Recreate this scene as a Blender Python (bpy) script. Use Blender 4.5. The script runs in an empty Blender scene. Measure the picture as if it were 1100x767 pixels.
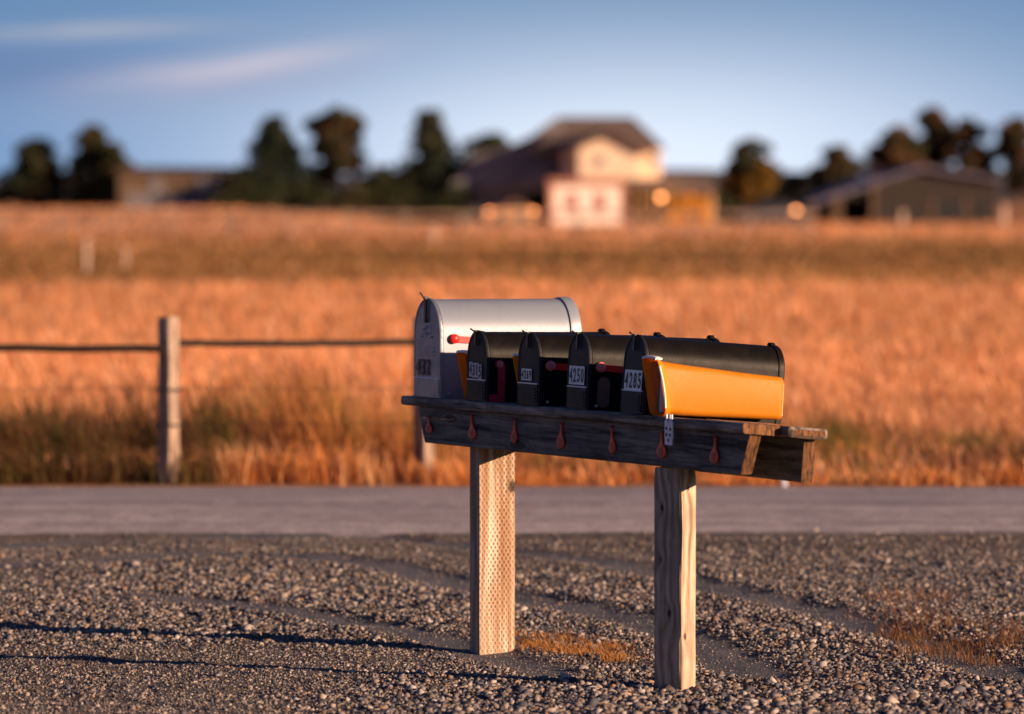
import bpy, bmesh, math, random
import numpy as np
from mathutils import Vector, Matrix, noise as mnoise

random.seed(7)
RNG = np.random.default_rng(11)
R = math.radians
scene = bpy.context.scene

# ------------------------------------------------------------------ camera
FPX = 5400.0                       # focal length in pixels of a 1100 px wide frame (about 190 mm, full frame)
EYE = 1.6
cam_data = bpy.data.cameras.new("camera")
cam = bpy.data.objects.new("camera", cam_data)
scene.collection.objects.link(cam)
cam_data.sensor_width = 36.0
cam_data.lens = FPX * 36.0 / 1100.0
cam.location = (0, 0, EYE)
cam.rotation_euler = (R(90) - math.atan((383.5 - 215.0) / FPX), 0, 0)
cam_data.clip_start = 0.5
cam_data.clip_end = 12000
cam_data.dof.use_dof = True
cam_data.dof.focus_distance = 17.2
cam_data.dof.aperture_fstop = 2.6
cam_data.dof.aperture_blades = 9
scene.camera = cam

# ------------------------------------------------------------------ light
SUN_AZ, SUN_EL = 62.0, 11.0        # azimuth from straight behind the camera towards the right
sd = Vector((math.sin(R(SUN_AZ)) * math.cos(R(SUN_EL)), -math.cos(R(SUN_AZ)) * math.cos(R(SUN_EL)), math.sin(R(SUN_EL))))
sun_data = bpy.data.lights.new("sun", 'SUN')
sun_data.energy = 5.0
sun_data.angle = R(0.5)
sun_data.color = (1.0, 0.67, 0.43)
sun = bpy.data.objects.new("sun", sun_data)
sun.rotation_euler = sd.to_track_quat('Z', 'Y').to_euler()
sun.location = (60, -40, 40)
scene.collection.objects.link(sun)

scene.view_settings.view_transform = 'Standard'
scene.view_settings.look = 'None'
scene.view_settings.gamma = 1.0
scene.view_settings.use_curve_mapping = False
scene.view_settings.exposure = 0.80


class N:
    """small helper round a node tree"""
    def __init__(s, tree):
        s.t = tree; s.n = tree.nodes; s.l = tree.links
    def new(s, typ, **kw):
        nd = s.n.new(typ)
        for k, v in kw.items():
            if k.startswith('i_'):
                key = k[2:]
                key = int(key) if key.isdigit() else key.replace('_', ' ')
                s.put(nd.inputs[key], v)
            else:
                setattr(nd, k, v)
        return nd
    def put(s, sock, v):
        if isinstance(v, bpy.types.NodeSocket):
            s.l.new(v, sock)
        elif isinstance(v, (tuple, list)) and len(v) == 3 and len(getattr(sock, 'default_value', (0, 0, 0))) == 4:
            sock.default_value = (*v, 1)
        else:
            sock.default_value = v
    def math(s, op, a, b=0.0, c=0.0, clamp=False):
        nd = s.n.new('ShaderNodeMath'); nd.operation = op; nd.use_clamp = clamp
        s.put(nd.inputs[0], a); s.put(nd.inputs[1], b); s.put(nd.inputs[2], c)
        return nd.outputs[0]
    def mix(s, f, a, b, mode='MIX'):
        nd = s.n.new('ShaderNodeMix'); nd.data_type = 'RGBA'; nd.blend_type = mode
        s.put(nd.inputs[0], f); s.put(nd.inputs[6], a); s.put(nd.inputs[7], b)
        return nd.outputs[2]
    def coords(s, kind='Object', scale=(1, 1, 1), loc=(0, 0, 0), rot=(0, 0, 0)):
        tc = s.n.new('ShaderNodeTexCoord'); mp = s.n.new('ShaderNodeMapping')
        mp.inputs['Scale'].default_value = scale; mp.inputs['Location'].default_value = loc
        mp.inputs['Rotation'].default_value = rot
        s.l.new(tc.outputs[kind], mp.inputs[0])
        return mp.outputs[0]
    def noise(s, vec, scale=5, detail=4, rough=.55, dist=0):
        nd = s.n.new('ShaderNodeTexNoise')
        s.put(nd.inputs['Vector'], vec)
        nd.inputs['Scale'].default_value = scale; nd.inputs['Detail'].default_value = detail
        nd.inputs['Roughness'].default_value = rough; nd.inputs['Distortion'].default_value = dist
        return nd.outputs[0]
    def ramp(s, f, *stops):
        nd = s.n.new('ShaderNodeValToRGB')
        el = nd.color_ramp.elements
        while len(el) < len(stops): el.new(.5)
        for e, (p, c) in zip(el, stops):
            e.position = p; e.color = (*c, 1) if len(c) == 3 else c
        s.put(nd.inputs[0], f)
        return nd.outputs[0]
    def bump(s, h, strength=.3, dist=.01, normal=None):
        nd = s.n.new('ShaderNodeBump')
        s.put(nd.inputs['Height'], h)
        nd.inputs['Strength'].default_value = strength; nd.inputs['Distance'].default_value = dist
        if normal is not None: s.l.new(normal, nd.inputs['Normal'])
        return nd.outputs[0]


# ------------------------------------------------------------------ sky
world = bpy.data.worlds.new("World")
scene.world = world
world.use_nodes = True
w = N(world.node_tree)
w.n.clear()
sky = w.new('ShaderNodeTexSky')
sky.sky_type = 'NISHITA'
sky.sun_disc = False
sky.sun_elevation = R(SUN_EL)
sky.sun_rotation = R(180.0 - SUN_AZ)
sky.air_density = 1.0; sky.dust_density = 0.6; sky.ozone_density = 3.0
tc = w.new('ShaderNodeTexCoord')
sep = w.new('ShaderNodeSeparateXYZ'); w.l.new(tc.outputs['Generated'], sep.inputs[0])
dx, dy, dz = sep.outputs
# clear air: pale above the horizon on the side opposite the sun, deep blue higher up and away from it
tint = w.mix(1.0, sky.outputs[0], (0.30, 0.40, 0.66), 'MULTIPLY')
az = w.math('DIVIDE', dx, w.math('MAXIMUM', dy, 0.05))
gx = w.math('POWER', w.math('ABSOLUTE', w.math('DIVIDE', w.math('SUBTRACT', az, 0.026), 0.088)), 2.0)
gz = w.math('POWER', w.math('ABSOLUTE', w.math('DIVIDE', w.math('SUBTRACT', dz, 0.008), 0.026)), 2.0)
pale = w.math('EXPONENT', w.math('MULTIPLY', w.math('ADD', gx, gz), -1.0))
low = w.mix(pale, (1.20, 2.5, 4.8), (7.4, 8.3, 9.8))
lowf = w.math('SUBTRACT', 1.0, w.math('DIVIDE', w.math('ABSOLUTE', dz), 0.16), clamp=True)
ahead = w.math('MULTIPLY', w.math('ADD', dy, -0.80), 8.0, clamp=True)
skyc = w.mix(w.math('MULTIPLY', lowf, ahead), tint, low)
# streaky cloud bank lit by the low sun, high on the left
cv = w.new('ShaderNodeCombineXYZ')
w.put(cv.inputs[0], w.math('MULTIPLY', az, 22.0)); w.put(cv.inputs[1], w.math('MULTIPLY', w.math('SUBTRACT', dz, w.math('MULTIPLY', az, .10)), 190.0))
cn = w.noise(cv.outputs[0], 1.0, 4, .5, .5)
def blob(a0, wa, z0, wz, sl):
    a_ = w.math('POWER', w.math('ABSOLUTE', w.math('DIVIDE', w.math('SUBTRACT', az, a0), wa)), 2.0)
    zz = w.math('SUBTRACT', w.math('SUBTRACT', dz, z0), w.math('MULTIPLY', w.math('SUBTRACT', az, a0), sl))
    z_ = w.math('POWER', w.math('ABSOLUTE', w.math('DIVIDE', zz, wz)), 2.0)
    return w.math('EXPONENT', w.math('MULTIPLY', w.math('ADD', a_, z_), -1.0))
rag = w.math('ADD', w.math('MULTIPLY', cn, 2.4), -.45, clamp=True)
skyc = w.mix(w.math('MULTIPLY', blob(-.105, .045, .0255, .0060, .05), .62), skyc, (1.25, 1.9, 3.7))
skyc = w.mix(w.math('MULTIPLY', w.math('MULTIPLY', blob(-.062, .030, .0235, .0050, .12), rag), .75), skyc, (3.6, 3.7, 5.0))
skyc = w.mix(w.math('MULTIPLY', w.math('MULTIPLY', blob(-.052, .022, .0272, .0026, .14), rag), .75, clamp=True), skyc, (5.6, 5.2, 6.0))
skyc = w.mix(w.math('MULTIPLY', w.math('MULTIPLY', blob(-.085, .030, .0335, .0016, .03), rag), .8), skyc, (3.8, 4.0, 4.8))
bg = w.new('ShaderNodeBackground')
w.l.new(skyc, bg.inputs[0]); bg.inputs[1].default_value = 0.066
wo = w.new('ShaderNodeOutputWorld'); w.l.new(bg.outputs[0], wo.inputs[0])


# ------------------------------------------------------------------ materials
def material(name):
    m = bpy.data.materials.new(name); m.use_nodes = True
    n = N(m.node_tree)
    b = m.node_tree.nodes['Principled BSDF']
    return m, n, b


def wood(name, dark, light, grain=(1.5, 40, 40), rough=.8, bump=.5, knots=False, stain=None, bd=.004):
    """weathered board: grain runs along the axis with the small scale"""
    m, n, b = material(name)
    v = n.coords(scale=grain)
    g = n.noise(v, 1.0, 6, .62, .35)
    fine = n.noise(n.coords(scale=tuple(s * 3.5 for s in grain)), 1.0, 3, .6)
    blot = n.noise(n.coords(scale=(1, 1, 1)), 5.0, 4, .6)
    f = n.math('ADD', n.math('MULTIPLY', g, .7), n.math('MULTIPLY', fine, .3))
    c = n.ramp(f, (.40, dark), (.50, tuple((a + q) / 2 for a, q in zip(dark, light))), (.62, light))
    c = n.mix(n.ramp(blot, (.35, (0, 0, 0)), (.75, (.7, .7, .7))), c, tuple(x * .45 for x in dark))
    h = f
    if knots:
        vo = n.new('ShaderNodeTexVoronoi', feature='F1')
        n.put(vo.inputs['Vector'], n.coords(scale=knots)); vo.inputs['Scale'].default_value = 1.0
        k = n.ramp(vo.outputs['Distance'], (.0, (1, 1, 1)), (.13, (.85, .85, .85)), (.17, (0, 0, 0)))
        ringv = n.math('SINE', n.math('MULTIPLY', vo.outputs['Distance'], 60.0))
        ring = n.math('MULTIPLY', n.math('MULTIPLY', n.math('ADD', ringv, 1.0), .5), n.ramp(vo.outputs['Distance'], (.1, (1, 1, 1)), (.42, (0, 0, 0))))
        c = n.mix(k, c, (.035, .018, .010)); c = n.mix(n.math('MULTIPLY', ring, .45), c, dark)
        h = n.math('ADD', h, n.math('MULTIPLY', ring, .35))
    if stain:
        st = n.noise(n.coords(scale=(2, 2, 2)), 6.0, 4, .6)
        c = n.mix(n.ramp(st, (.5, (0, 0, 0)), (.7, (.8, .8, .8))), c, stain)
    n.l.new(c, b.inputs['Base Color'])
    b.inputs['Roughness'].default_value = rough
    n.l.new(n.bump(h, bump, bd), b.inputs['Normal'])
    return m


def paint(name, col, rough=.4, dirt=.25, dirtcol=(.2, .15, .1), metal=0.0, scale=14, bump=.05, spec=.5, coat=0.0, trans=0):
    m, n, b = material(name)
    v = n.coords()
    d = n.noise(v, scale, 6, .65, .2)
    fine = n.noise(v, scale * 9, 3, .6)
    dm = n.ramp(n.math('ADD', n.math('MULTIPLY', d, .75), n.math('MULTIPLY', fine, .25)), (.48, (0, 0, 0)), (.72, (dirt, dirt, dirt)))
    c = n.mix(dm, col, dirtcol)
    n.l.new(c, b.inputs['Base Color'])
    b.inputs['Metallic'].default_value = metal
    r = n.math('ADD', n.math('MULTIPLY', fine, .18), n.math('ADD', n.math('MULTIPLY', d, .25), rough - .2))
    n.l.new(r, b.inputs['Roughness'])
    b.inputs['Specular IOR Level'].default_value = spec
    b.inputs['Coat Weight'].default_value = coat
    if bump: n.l.new(n.bump(n.math('ADD', n.math('MULTIPLY', d, .6), n.math('MULTIPLY', fine, .2)), bump, .01), b.inputs['Normal'])
    if trans:
        b.inputs['Transmission Weight'].default_value = 0
        out = [x for x in m.node_tree.nodes if x.type == 'OUTPUT_MATERIAL'][0]
        t = n.new('ShaderNodeBsdfTranslucent'); n.l.new(c, t.inputs[0])
        mx = n.new('ShaderNodeMixShader'); mx.inputs[0].default_value = trans
        n.l.new(b.outputs[0], mx.inputs[1]); n.l.new(t.outputs[0], mx.inputs[2]); n.l.new(mx.outputs[0], out.inputs[0])
    return m


M = {}
M['beam'] = wood('weathered_dark_beam', (.006, .006, .006), (.32, .27, .23), (2.0, 34, 46), .75, 1.0, knots=(2.2, 3, 9))
M['plank'] = wood('weathered_plank', (.05, .037, .03), (.55, .43, .35), (2.2, 46, 46), .8, 1.0, stain=(.10, .075, .055))
M['endgrain'] = wood('split_end_grain', (.010, .004, .002), (.34, .14, .045), (30, 105, 24), .85, 1.0)
M['postfresh'] = wood('right_post_wood', (.20, .12, .07), (.74, .54, .38), (26, 26, 2.6), .75, 1.0, knots=(9, 9, 5.0), bd=.010)
M['fencepost'] = wood('fence_post_wood', (.18, .12, .09), (.66, .49, .37), (22, 22, 2), .85, .6)
M['rail'] = wood('fence_rail_wood', (.012, .008, .006), (.05, .032, .022), (2, 30, 30), .85, .6)
M['farwood'] = wood('paddock_fence_wood', (.22, .14, .11), (.55, .38, .29), (1, 8, 8), .9, .2)
M['palewood'] = paint('pale_post_paint', (.50, .34, .26), .6, .3, (.3, .2, .15))
M['black'] = paint('black_enamel', (.0075, .0062, .0055), .42, .40, (.022, .015, .011), bump=.08, spec=.12)
M['blackdoor'] = paint('black_enamel_door', (.0125, .0145, .019), .50, .45, (.034, .037, .044), scale=26, bump=.18, spec=.22)
M['silver'] = paint('galvanised_steel', (.265, .305, .375), .42, .45, (.19, .215, .26), metal=.2, scale=9, bump=.05)
M['silverdoor'] = paint('galvanised_steel_door', (.30, .325, .38), .40, .9, (.15, .165, .19), metal=.55, scale=22, bump=.25)
M['galv'] = paint('galvanised_plate', (.70, .76, .88), .35, .5, (.4, .42, .48), metal=.15, scale=60)
M['darksteel'] = paint('dark_latch_steel', (.02, .02, .022), .4, .2)
M['red'] = paint('red_flag_paint', (.80, .020, .014), .38, .25, (.30, .02, .02), scale=30, bump=.03)
M['darkred'] = paint('shaded_red_paint', (.55, .014, .045), .5, .4, (.28, .012, .03), scale=40)  # flag red darkened; the shade it hangs in is put into the colour
M['pinkred'] = paint('sunbleached_red_knob', (.75, .17, .17), .4, .3, (.6, .1, .1), scale=60)
M['tag'] = paint('red_plastic_tag', (.95, .10, .055), .5, .4, (.60, .09, .05), scale=60, bump=.1)
M['tagcore'] = paint('scuffed_tag_face', (.48, .13, .07), .6, .6, (.3, .08, .05), scale=90)
M['orange'] = paint('orange_plastic', (.68, .235, .010), .50, .5, (.74, .32, .05), scale=7, bump=.06, spec=.25, trans=.25)
M['orangerim'] = paint('highlit_orange_rim', (.95, .34, .012), .40, .2, (.9, .5, .12), scale=30, trans=.35)  # brighter than the shell: the rim's sun highlight put into the colour
M['whiterim'] = paint('white_rim_highlight', (.86, .82, .80), .45, .2, (.7, .6, .5), scale=30)  # sun highlights on the tube edges, painted in as white
M['inside'] = paint('tube_inside_plastic', (.62, .30, .12), .6, .9, (.34, .25, .22), scale=25)
M['tubestreak'] = paint('tube_light_streak', (.62, .56, .55), .8, .4, (.35, .3, .3), scale=30)
M['rustplate'] = paint('rusty_brown_plate', (.16, .085, .055), .8, .7, (.10, .055, .04), scale=45, bump=.25)
M['sticker'] = paint('white_vinyl', (.95, .95, .96), .5, .06, (.7, .7, .7), scale=60, bump=0)
M['stickerfaded'] = paint('worn_pinkish_vinyl', (.74, .68, .70), .6, .9, (.52, .34, .33), scale=120, bump=0)
M['ink'] = paint('black_vinyl', (.008, .008, .010), .45, .1, (.03, .03, .03), bump=0)
M['bolt'] = paint('bolt_steel', (.5, .45, .4), .3, .3, metal=.9)
M['stone'] = None


def knotty_post(knots, adir):
    """deep wavy grain running up the post, bending round knots (points in the stand's own space)"""
    m, n, b = material('knotty_weathered_post')
    v = n.coords()
    sp = n.new('ShaderNodeSeparateXYZ'); n.l.new(v, sp.inputs[0])
    u = n.math('ADD', n.math('MULTIPLY', sp.outputs[0], adir[0]), n.math('MULTIPLY', sp.outputs[1], adir[1]))
    low = n.noise(n.coords(scale=(7, 7, 3.0)), 1, 3, .55)
    ph = n.math('ADD', n.math('MULTIPLY', u, 250.0), n.math('MULTIPLY', low, 16.0))
    kmask = None
    for kx, ky, kz, kr in knots:
        cb = n.new('ShaderNodeCombineXYZ'); n.put(cb.inputs[0], sp.outputs[0]); n.put(cb.inputs[1], sp.outputs[1]); n.put(cb.inputs[2], n.math('ADD', n.math('MULTIPLY', n.math('SUBTRACT', sp.outputs[2], kz), .62), kz))
        ds = n.new('ShaderNodeVectorMath', operation='DISTANCE'); n.l.new(cb.outputs[0], ds.inputs[0]); ds.inputs[1].default_value = (kx, ky, kz)
        d = n.math('DIVIDE', ds.outputs['Value'], kr)
        ph = n.math('ADD', ph, n.math('MULTIPLY', n.math('EXPONENT', n.math('MULTIPLY', d, -.55)), 6.5))
        k = n.math('EXPONENT', n.math('MULTIPLY', n.math('MULTIPLY', d, d), -1.6))
        kmask = k if kmask is None else n.math('MAXIMUM', kmask, k)
    wv = n.math('ADD', n.math('MULTIPLY', n.math('SINE', ph), .5), .5)
    fib = n.noise(n.coords(scale=(70, 70, 3)), 1, 3, .6)
    g = n.math('ADD', n.math('MULTIPLY', wv, .34), n.math('MULTIPLY', fib, .75))
    col = n.ramp(g, (.24, (.22, .14, .085)), (.50, (.48, .34, .235)), (.78, (.68, .53, .40)))
    blot = n.ramp(n.noise(v, 7, 4, .6), (.45, (0, 0, 0)), (.7, (.55, .55, .55)))
    col = n.mix(blot, col, (.22, .15, .11))
    col = n.mix(n.ramp(kmask, (.35, (0, 0, 0)), (.62, (.9, .9, .9))), col, (.06, .025, .012))
    n.l.new(col, b.inputs['Base Color']); b.inputs['Roughness'].default_value = .8
    n.l.new(n.bump(g, 1.0, .007), b.inputs['Normal'])
    return m


def incised_post():
    m, n, b = material('incised_pressure_treated_wood')
    v = n.coords()
    sp = n.new('ShaderNodeSeparateXYZ'); n.l.new(v, sp.inputs[0])
    wob = n.math('MULTIPLY', n.math('SUBTRACT', n.noise(v, 14, 3), .5), .011)
    # staggered lens-shaped incisions on every face
    u = n.math('ADD', n.math('ADD', sp.outputs[0], sp.outputs[1]), wob)
    a = n.math('COSINE', n.math('MULTIPLY', u, 2 * math.pi / .0172))
    c_ = n.math('COSINE', n.math('MULTIPLY', sp.outputs[2], 2 * math.pi / .0265))
    pr = n.math('MULTIPLY', a, c_)
    cut = n.ramp(n.math('ADD', pr, n.math('MULTIPLY', n.math('SUBTRACT', n.noise(v, 60, 3), .5), .8)), (.18, (0, 0, 0)), (.55, (1, 1, 1)))
    g = n.noise(n.coords(scale=(30, 30, 1.8)), 1, 5, .6, .3)
    col = n.ramp(g, (.36, (.30, .17, .09)), (.5, (.62, .45, .33)), (.62, (.88, .75, .62)))
    stripe = n.ramp(n.noise(n.coords(scale=(26, 26, .35)), 1, 2, .5), (.42, (0, 0, 0)), (.60, (1, 1, 1)))
    col = n.mix(n.math('MULTIPLY', stripe, .45), col, (.40, .21, .10))
    top = n.math('MULTIPLY', n.math('SUBTRACT', sp.outputs[2], .42), 3.2, clamp=True)
    drip = n.ramp(n.noise(n.coords(scale=(28, 28, 2.2)), 1, 3, .6), (.42, (0, 0, 0)), (.62, (1, 1, 1)))
    col = n.mix(n.math('MULTIPLY', n.math('MULTIPLY', top, drip), .8), col, (.20, .085, .02))
    patch = n.ramp(n.noise(n.coords(scale=(16, 16, 2.0)), 1, 3, .6), (.40, (.05, .05, .05)), (.62, (1, 1, 1)))
    streak = n.ramp(n.noise(n.coords(scale=(55, 55, 1.2)), 1, 4, .6), (.42, (0, 0, 0)), (.60, (.75, .75, .75)))
    col = n.mix(streak, col, (.30, .15, .07))
    col = n.mix(n.math('MULTIPLY', n.math('MULTIPLY', cut, patch), .85), col, (.15, .070, .035))
    ds = n.new('ShaderNodeVectorMath', operation='DISTANCE'); n.l.new(n.coords(scale=(1, 1, .6)), ds.inputs[0]); ds.inputs[1].default_value = (0, .128, .575 * .6)
    kd = n.math('ADD', ds.outputs['Value'], n.math('MULTIPLY', n.math('SUBTRACT', n.noise(v, 70, 2), .5), .012))
    col = n.mix(n.ramp(kd, (.010, (.95, .95, .95)), (.017, (0, 0, 0))), col, (.025, .010, .005))
    n.l.new(col, b.inputs['Base Color']); b.inputs['Roughness'].default_value = .75
    h = n.math('SUBTRACT', n.math('MULTIPLY', g, .4), n.math('MULTIPLY', cut, 1.0))
    n.l.new(n.bump(h, .9, .003), b.inputs['Normal'])
    return m
M['incised'] = incised_post()


def ground_mat():
    m, n, b = material('packed_gravelly_dirt')
    v = n.coords()
    a = n.noise(v, 1.6, 5, .6); f = n.noise(v, 55, 5, .7); g = n.noise(v, 260, 2, .6)
    c = n.ramp(f, (.34, (.035, .027, .024)), (.52, (.12, .09, .075)), (.70, (.32, .24, .19)))
    c = n.mix(n.ramp(a, (.42, (0, 0, 0)), (.62, (.6, .6, .6))), c, (.15, .12, .11))
    rut = n.new('ShaderNodeAttribute', attribute_name='rut')
    c = n.mix(n.math('MULTIPLY', rut.outputs['Fac'], .75), c, n.ramp(g, (.35, (.060, .068, .085)), (.65, (.16, .175, .21))))
    ta = n.new('ShaderNodeAttribute', attribute_name='tar')
    c = n.mix(n.math('MULTIPLY', ta.outputs['Fac'], 1.3, clamp=True), c, (.012, .010, .010))
    n.l.new(c, b.inputs['Base Color']); b.inputs['Roughness'].default_value = .92
    n.l.new(n.bump(n.math('ADD', f, n.math('MULTIPLY', g, .5)), .9, .02), b.inputs['Normal'])
    return m
M['dirt'] = ground_mat()


def road_mat():
    m, n, b = material('worn_chip_seal')
    v = n.coords()
    a = n.noise(n.coords(scale=(.5, 2.2, 1)), 1.6, 6, .65); f = n.noise(v, 45, 4, .75)
    g = n.noise(n.coords(scale=(8, 22, 8)), 1, 4, .7)
    c = n.ramp(n.math('ADD', n.math('MULTIPLY', f, .5), n.math('MULTIPLY', g, .5)), (.40, (.16, .135, .14)), (.5, (.42, .355, .36)), (.60, (.78, .68, .66)))
    c = n.mix(n.ramp(a, (.44, (.0, .0, .0)), (.60, (.75, .75, .75))), c, (.24, .20, .21))
    tr = n.ramp(n.noise(n.coords(scale=(.05, 2.4, 1)), 1.0, 3, .5), (.46, (0, 0, 0)), (.60, (.22, .22, .22)))
    c = n.mix(tr, c, (.62, .53, .52))
    n.l.new(c, b.inputs['Base Color']); b.inputs['Roughness'].default_value = .85
    n.l.new(n.bump(f, 1.0, .012), b.inputs['Normal'])
    return m
M['road'] = road_mat()


def field_mat():
    m, n, b = material('dry_pasture')
    v = n.coords()
    sp = n.new('ShaderNodeSeparateXYZ'); n.l.new(v, sp.inputs[0])
    y = n.math('ADD', sp.outputs[1], n.math('MULTIPLY', n.math('SUBTRACT', n.noise(v, .05, 4, .6), .5), 60.0))
    a = n.noise(v, .22, 6, .65); f = n.noise(v, 7, 5, .7)
    gold = n.ramp(n.math('ADD', n.math('MULTIPLY', a, .5), n.math('MULTIPLY', f, .5)), (.36, (.44, .17, .07)), (.52, (.74, .36, .18)), (.68, (.84, .50, .30)))
    dull = n.ramp(a, (.40, (.17, .10, .032)), (.62, (.32, .15, .055)))
    t0 = n.math('DIVIDE', n.math('SUBTRACT', y, 84.0), 34.0, clamp=True)
    t1 = n.math('DIVIDE', n.math('SUBTRACT', 212.0, y), 34.0, clamp=True)
    band = n.math('MULTIPLY', t0, t1)
    c = n.mix(band, gold, dull)
    n.l.new(c, b.inputs['Base Color']); b.inputs['Roughness'].default_value = 1.0
    b.inputs['Specular IOR Level'].default_value = .1
    n.l.new(n.bump(n.math('ADD', a, f), 1.0, .5), b.inputs['Normal'])
    return m
M['field'] = field_mat()


def attr_mat(name, attr, trans=.3, rough=.8, var=None):
    m, n, b = material(name)
    at = n.new('ShaderNodeAttribute', attribute_name=attr)
    c = at.outputs['Color']
    n.l.new(c, b.inputs['Base Color']); b.inputs['Roughness'].default_value = rough
    b.inputs['Specular IOR Level'].default_value = .2
    if trans:
        out = [x for x in m.node_tree.nodes if x.type == 'OUTPUT_MATERIAL'][0]
        t = n.new('ShaderNodeBsdfTranslucent'); n.l.new(c, t.inputs[0])
        mx = n.new('ShaderNodeMixShader'); mx.inputs[0].default_value = trans
        n.l.new(b.outputs[0], mx.inputs[1]); n.l.new(t.outputs[0], mx.inputs[2]); n.l.new(mx.outputs[0], out.inputs[0])
    return m
M['blade'] = attr_mat('dry_grass_blade', 'tone', .35)
M['stone'] = attr_mat('crushed_stone', 'tone', 0, .7)
M['leaf'] = attr_mat('tree_foliage', 'tone', .15)


# ------------------------------------------------------------------ mesh helpers
def link(name, me, mats=(), parent=None, smooth=False):
    for m in (mats if isinstance(mats, (list, tuple)) else [mats]):
        me.materials.append(m)
    if smooth:
        me.polygons.foreach_set('use_smooth', [True] * len(me.polygons))
    o = bpy.data.objects.new(name, me)
    scene.collection.objects.link(o)
    if parent: o.parent = parent
    return o


def mesh(name, verts, faces, mats, parent=None, smooth=False, mi=None):
    me = bpy.data.meshes.new(name)
    me.from_pydata([tuple(v) for v in verts], [], faces)
    if mi:
        me.polygons.foreach_set('material_index', mi)
    bm = bmesh.new(); bm.from_mesh(me); bmesh.ops.recalc_face_normals(bm, faces=bm.faces); bm.to_mesh(me); bm.free()
    me.update()
    return link(name, me, mats, parent, smooth)


class MB:
    """collects pieces that become ONE mesh object"""
    def __init__(s): s.v = []; s.f = []; s.m = []
    def add(s, verts, faces, mi=0):
        k = len(s.v); s.v += [tuple(v) for v in verts]; s.f += [tuple(i + k for i in f) for f in faces]; s.m += [mi] * len(faces)
        return s
    def loft(s, rings, cap=True, closed=True, mi=0, capmi=None):
        n = len(rings[0]); k = len(s.v)
        for r in rings: s.v += [tuple(p) for p in r]
        for i in range(len(rings) - 1):
            for j in range(n if closed else n - 1):
                a = k + i * n + j; b_ = k + i * n + (j + 1) % n
                s.f.append((a, b_, b_ + n, a + n)); s.m.append(mi)
        if cap:
            c = mi if capmi is None else capmi
            s.f.append(tuple(range(k, k + n))); s.m.append(c)
            s.f.append(tuple(range(k + (len(rings) - 1) * n, k + len(rings) * n))); s.m.append(c)
        return s
    def box(s, x0, x1, y0, y1, z0, z1, ch=0.0, mi=0, capmi=None):
        """box with chamfered long edges along z"""
        if ch <= 0:
            v = [(x, y, z) for x in (x0, x1) for y in (y0, y1) for z in (z0, z1)]
            return s.add(v, [(0, 1, 3, 2), (4, 6, 7, 5), (0, 4, 5, 1), (2, 3, 7, 6), (0, 2, 6, 4), (1, 5, 7, 3)], mi)
        def ring(z, i):
            a, b_, c, d = x0 + i, x1 - i, y0 + i, y1 - i
            return [(a + ch, c, z), (b_ - ch, c, z), (b_, c + ch, z), (b_, d - ch, z), (b_ - ch, d, z), (a + ch, d, z), (a, d - ch, z), (a, c + ch, z)]
        return s.loft([ring(z0, ch * .6), ring(z0 + ch * .6, 0), ring(z1 - ch * .6, 0), ring(z1, ch * .6)], mi=mi, capmi=capmi)
    def tube(s, pts, r, n=8, mi=0, cap=True):
        pts = [Vector(p) for p in pts]; rings = []
        for i, p in enumerate(pts):
            t = (pts[min(i + 1, len(pts) - 1)] - pts[max(i - 1, 0)]).normalized()
            u = t.orthogonal().normalized() if abs(t.z) > .9 or abs(t.z) < 1e-9 else t.cross(Vector((0, 0, 1))).normalized()
            if abs(t.z) <= .9: u = t.cross(Vector((0, 0, 1))).normalized()
            w_ = t.cross(u)
            rr = r[i] if isinstance(r, (list, tuple)) else r
            rings.append([p + (u * math.cos(2 * math.pi * k / n) + w_ * math.sin(2 * math.pi * k / n)) * rr for k in range(n)])
        return s.loft(rings, cap=cap, mi=mi)
    def build(s, name, mats, parent=None, smooth=False, sharp=35):
        o = mesh(name, s.v, s.f, mats, parent, False, s.m)
        if smooth:
            o.data.polygons.foreach_set('use_smooth', [True] * len(o.data.polygons))
            o.data.set_sharp_from_angle(angle=R(sharp))
        return o


def tag(o, label=None, cat=None, group=None, kind=None):
    if label: o['label'] = label
    if cat: o['category'] = cat
    if group: o['group'] = group
    if kind: o['kind'] = kind
    return o


def empty(name, loc=(0, 0, 0), rz=0.0):
    o = bpy.data.objects.new(name, None)
    o.empty_display_size = .1
    scene.collection.objects.link(o)
    o.location = loc; o.rotation_euler = (0, 0, rz)
    return o


def vnoise(x, y, scale, seed=0):
    """smooth value noise on arrays"""
    rg = np.random.default_rng(seed); T = rg.random((256, 256))
    u = x * scale + 1000; v = y * scale + 1000
    i = np.floor(u).astype(int); j = np.floor(v).astype(int)
    fu = u - i; fv = v - j; fu = fu * fu * (3 - 2 * fu); fv = fv * fv * (3 - 2 * fv)
    g = lambda a, b_: T[a % 256, b_ % 256]
    return (g(i, j) * (1 - fu) + g(i + 1, j) * fu) * (1 - fv) + (g(i, j + 1) * (1 - fu) + g(i + 1, j + 1) * fu) * fv


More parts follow.
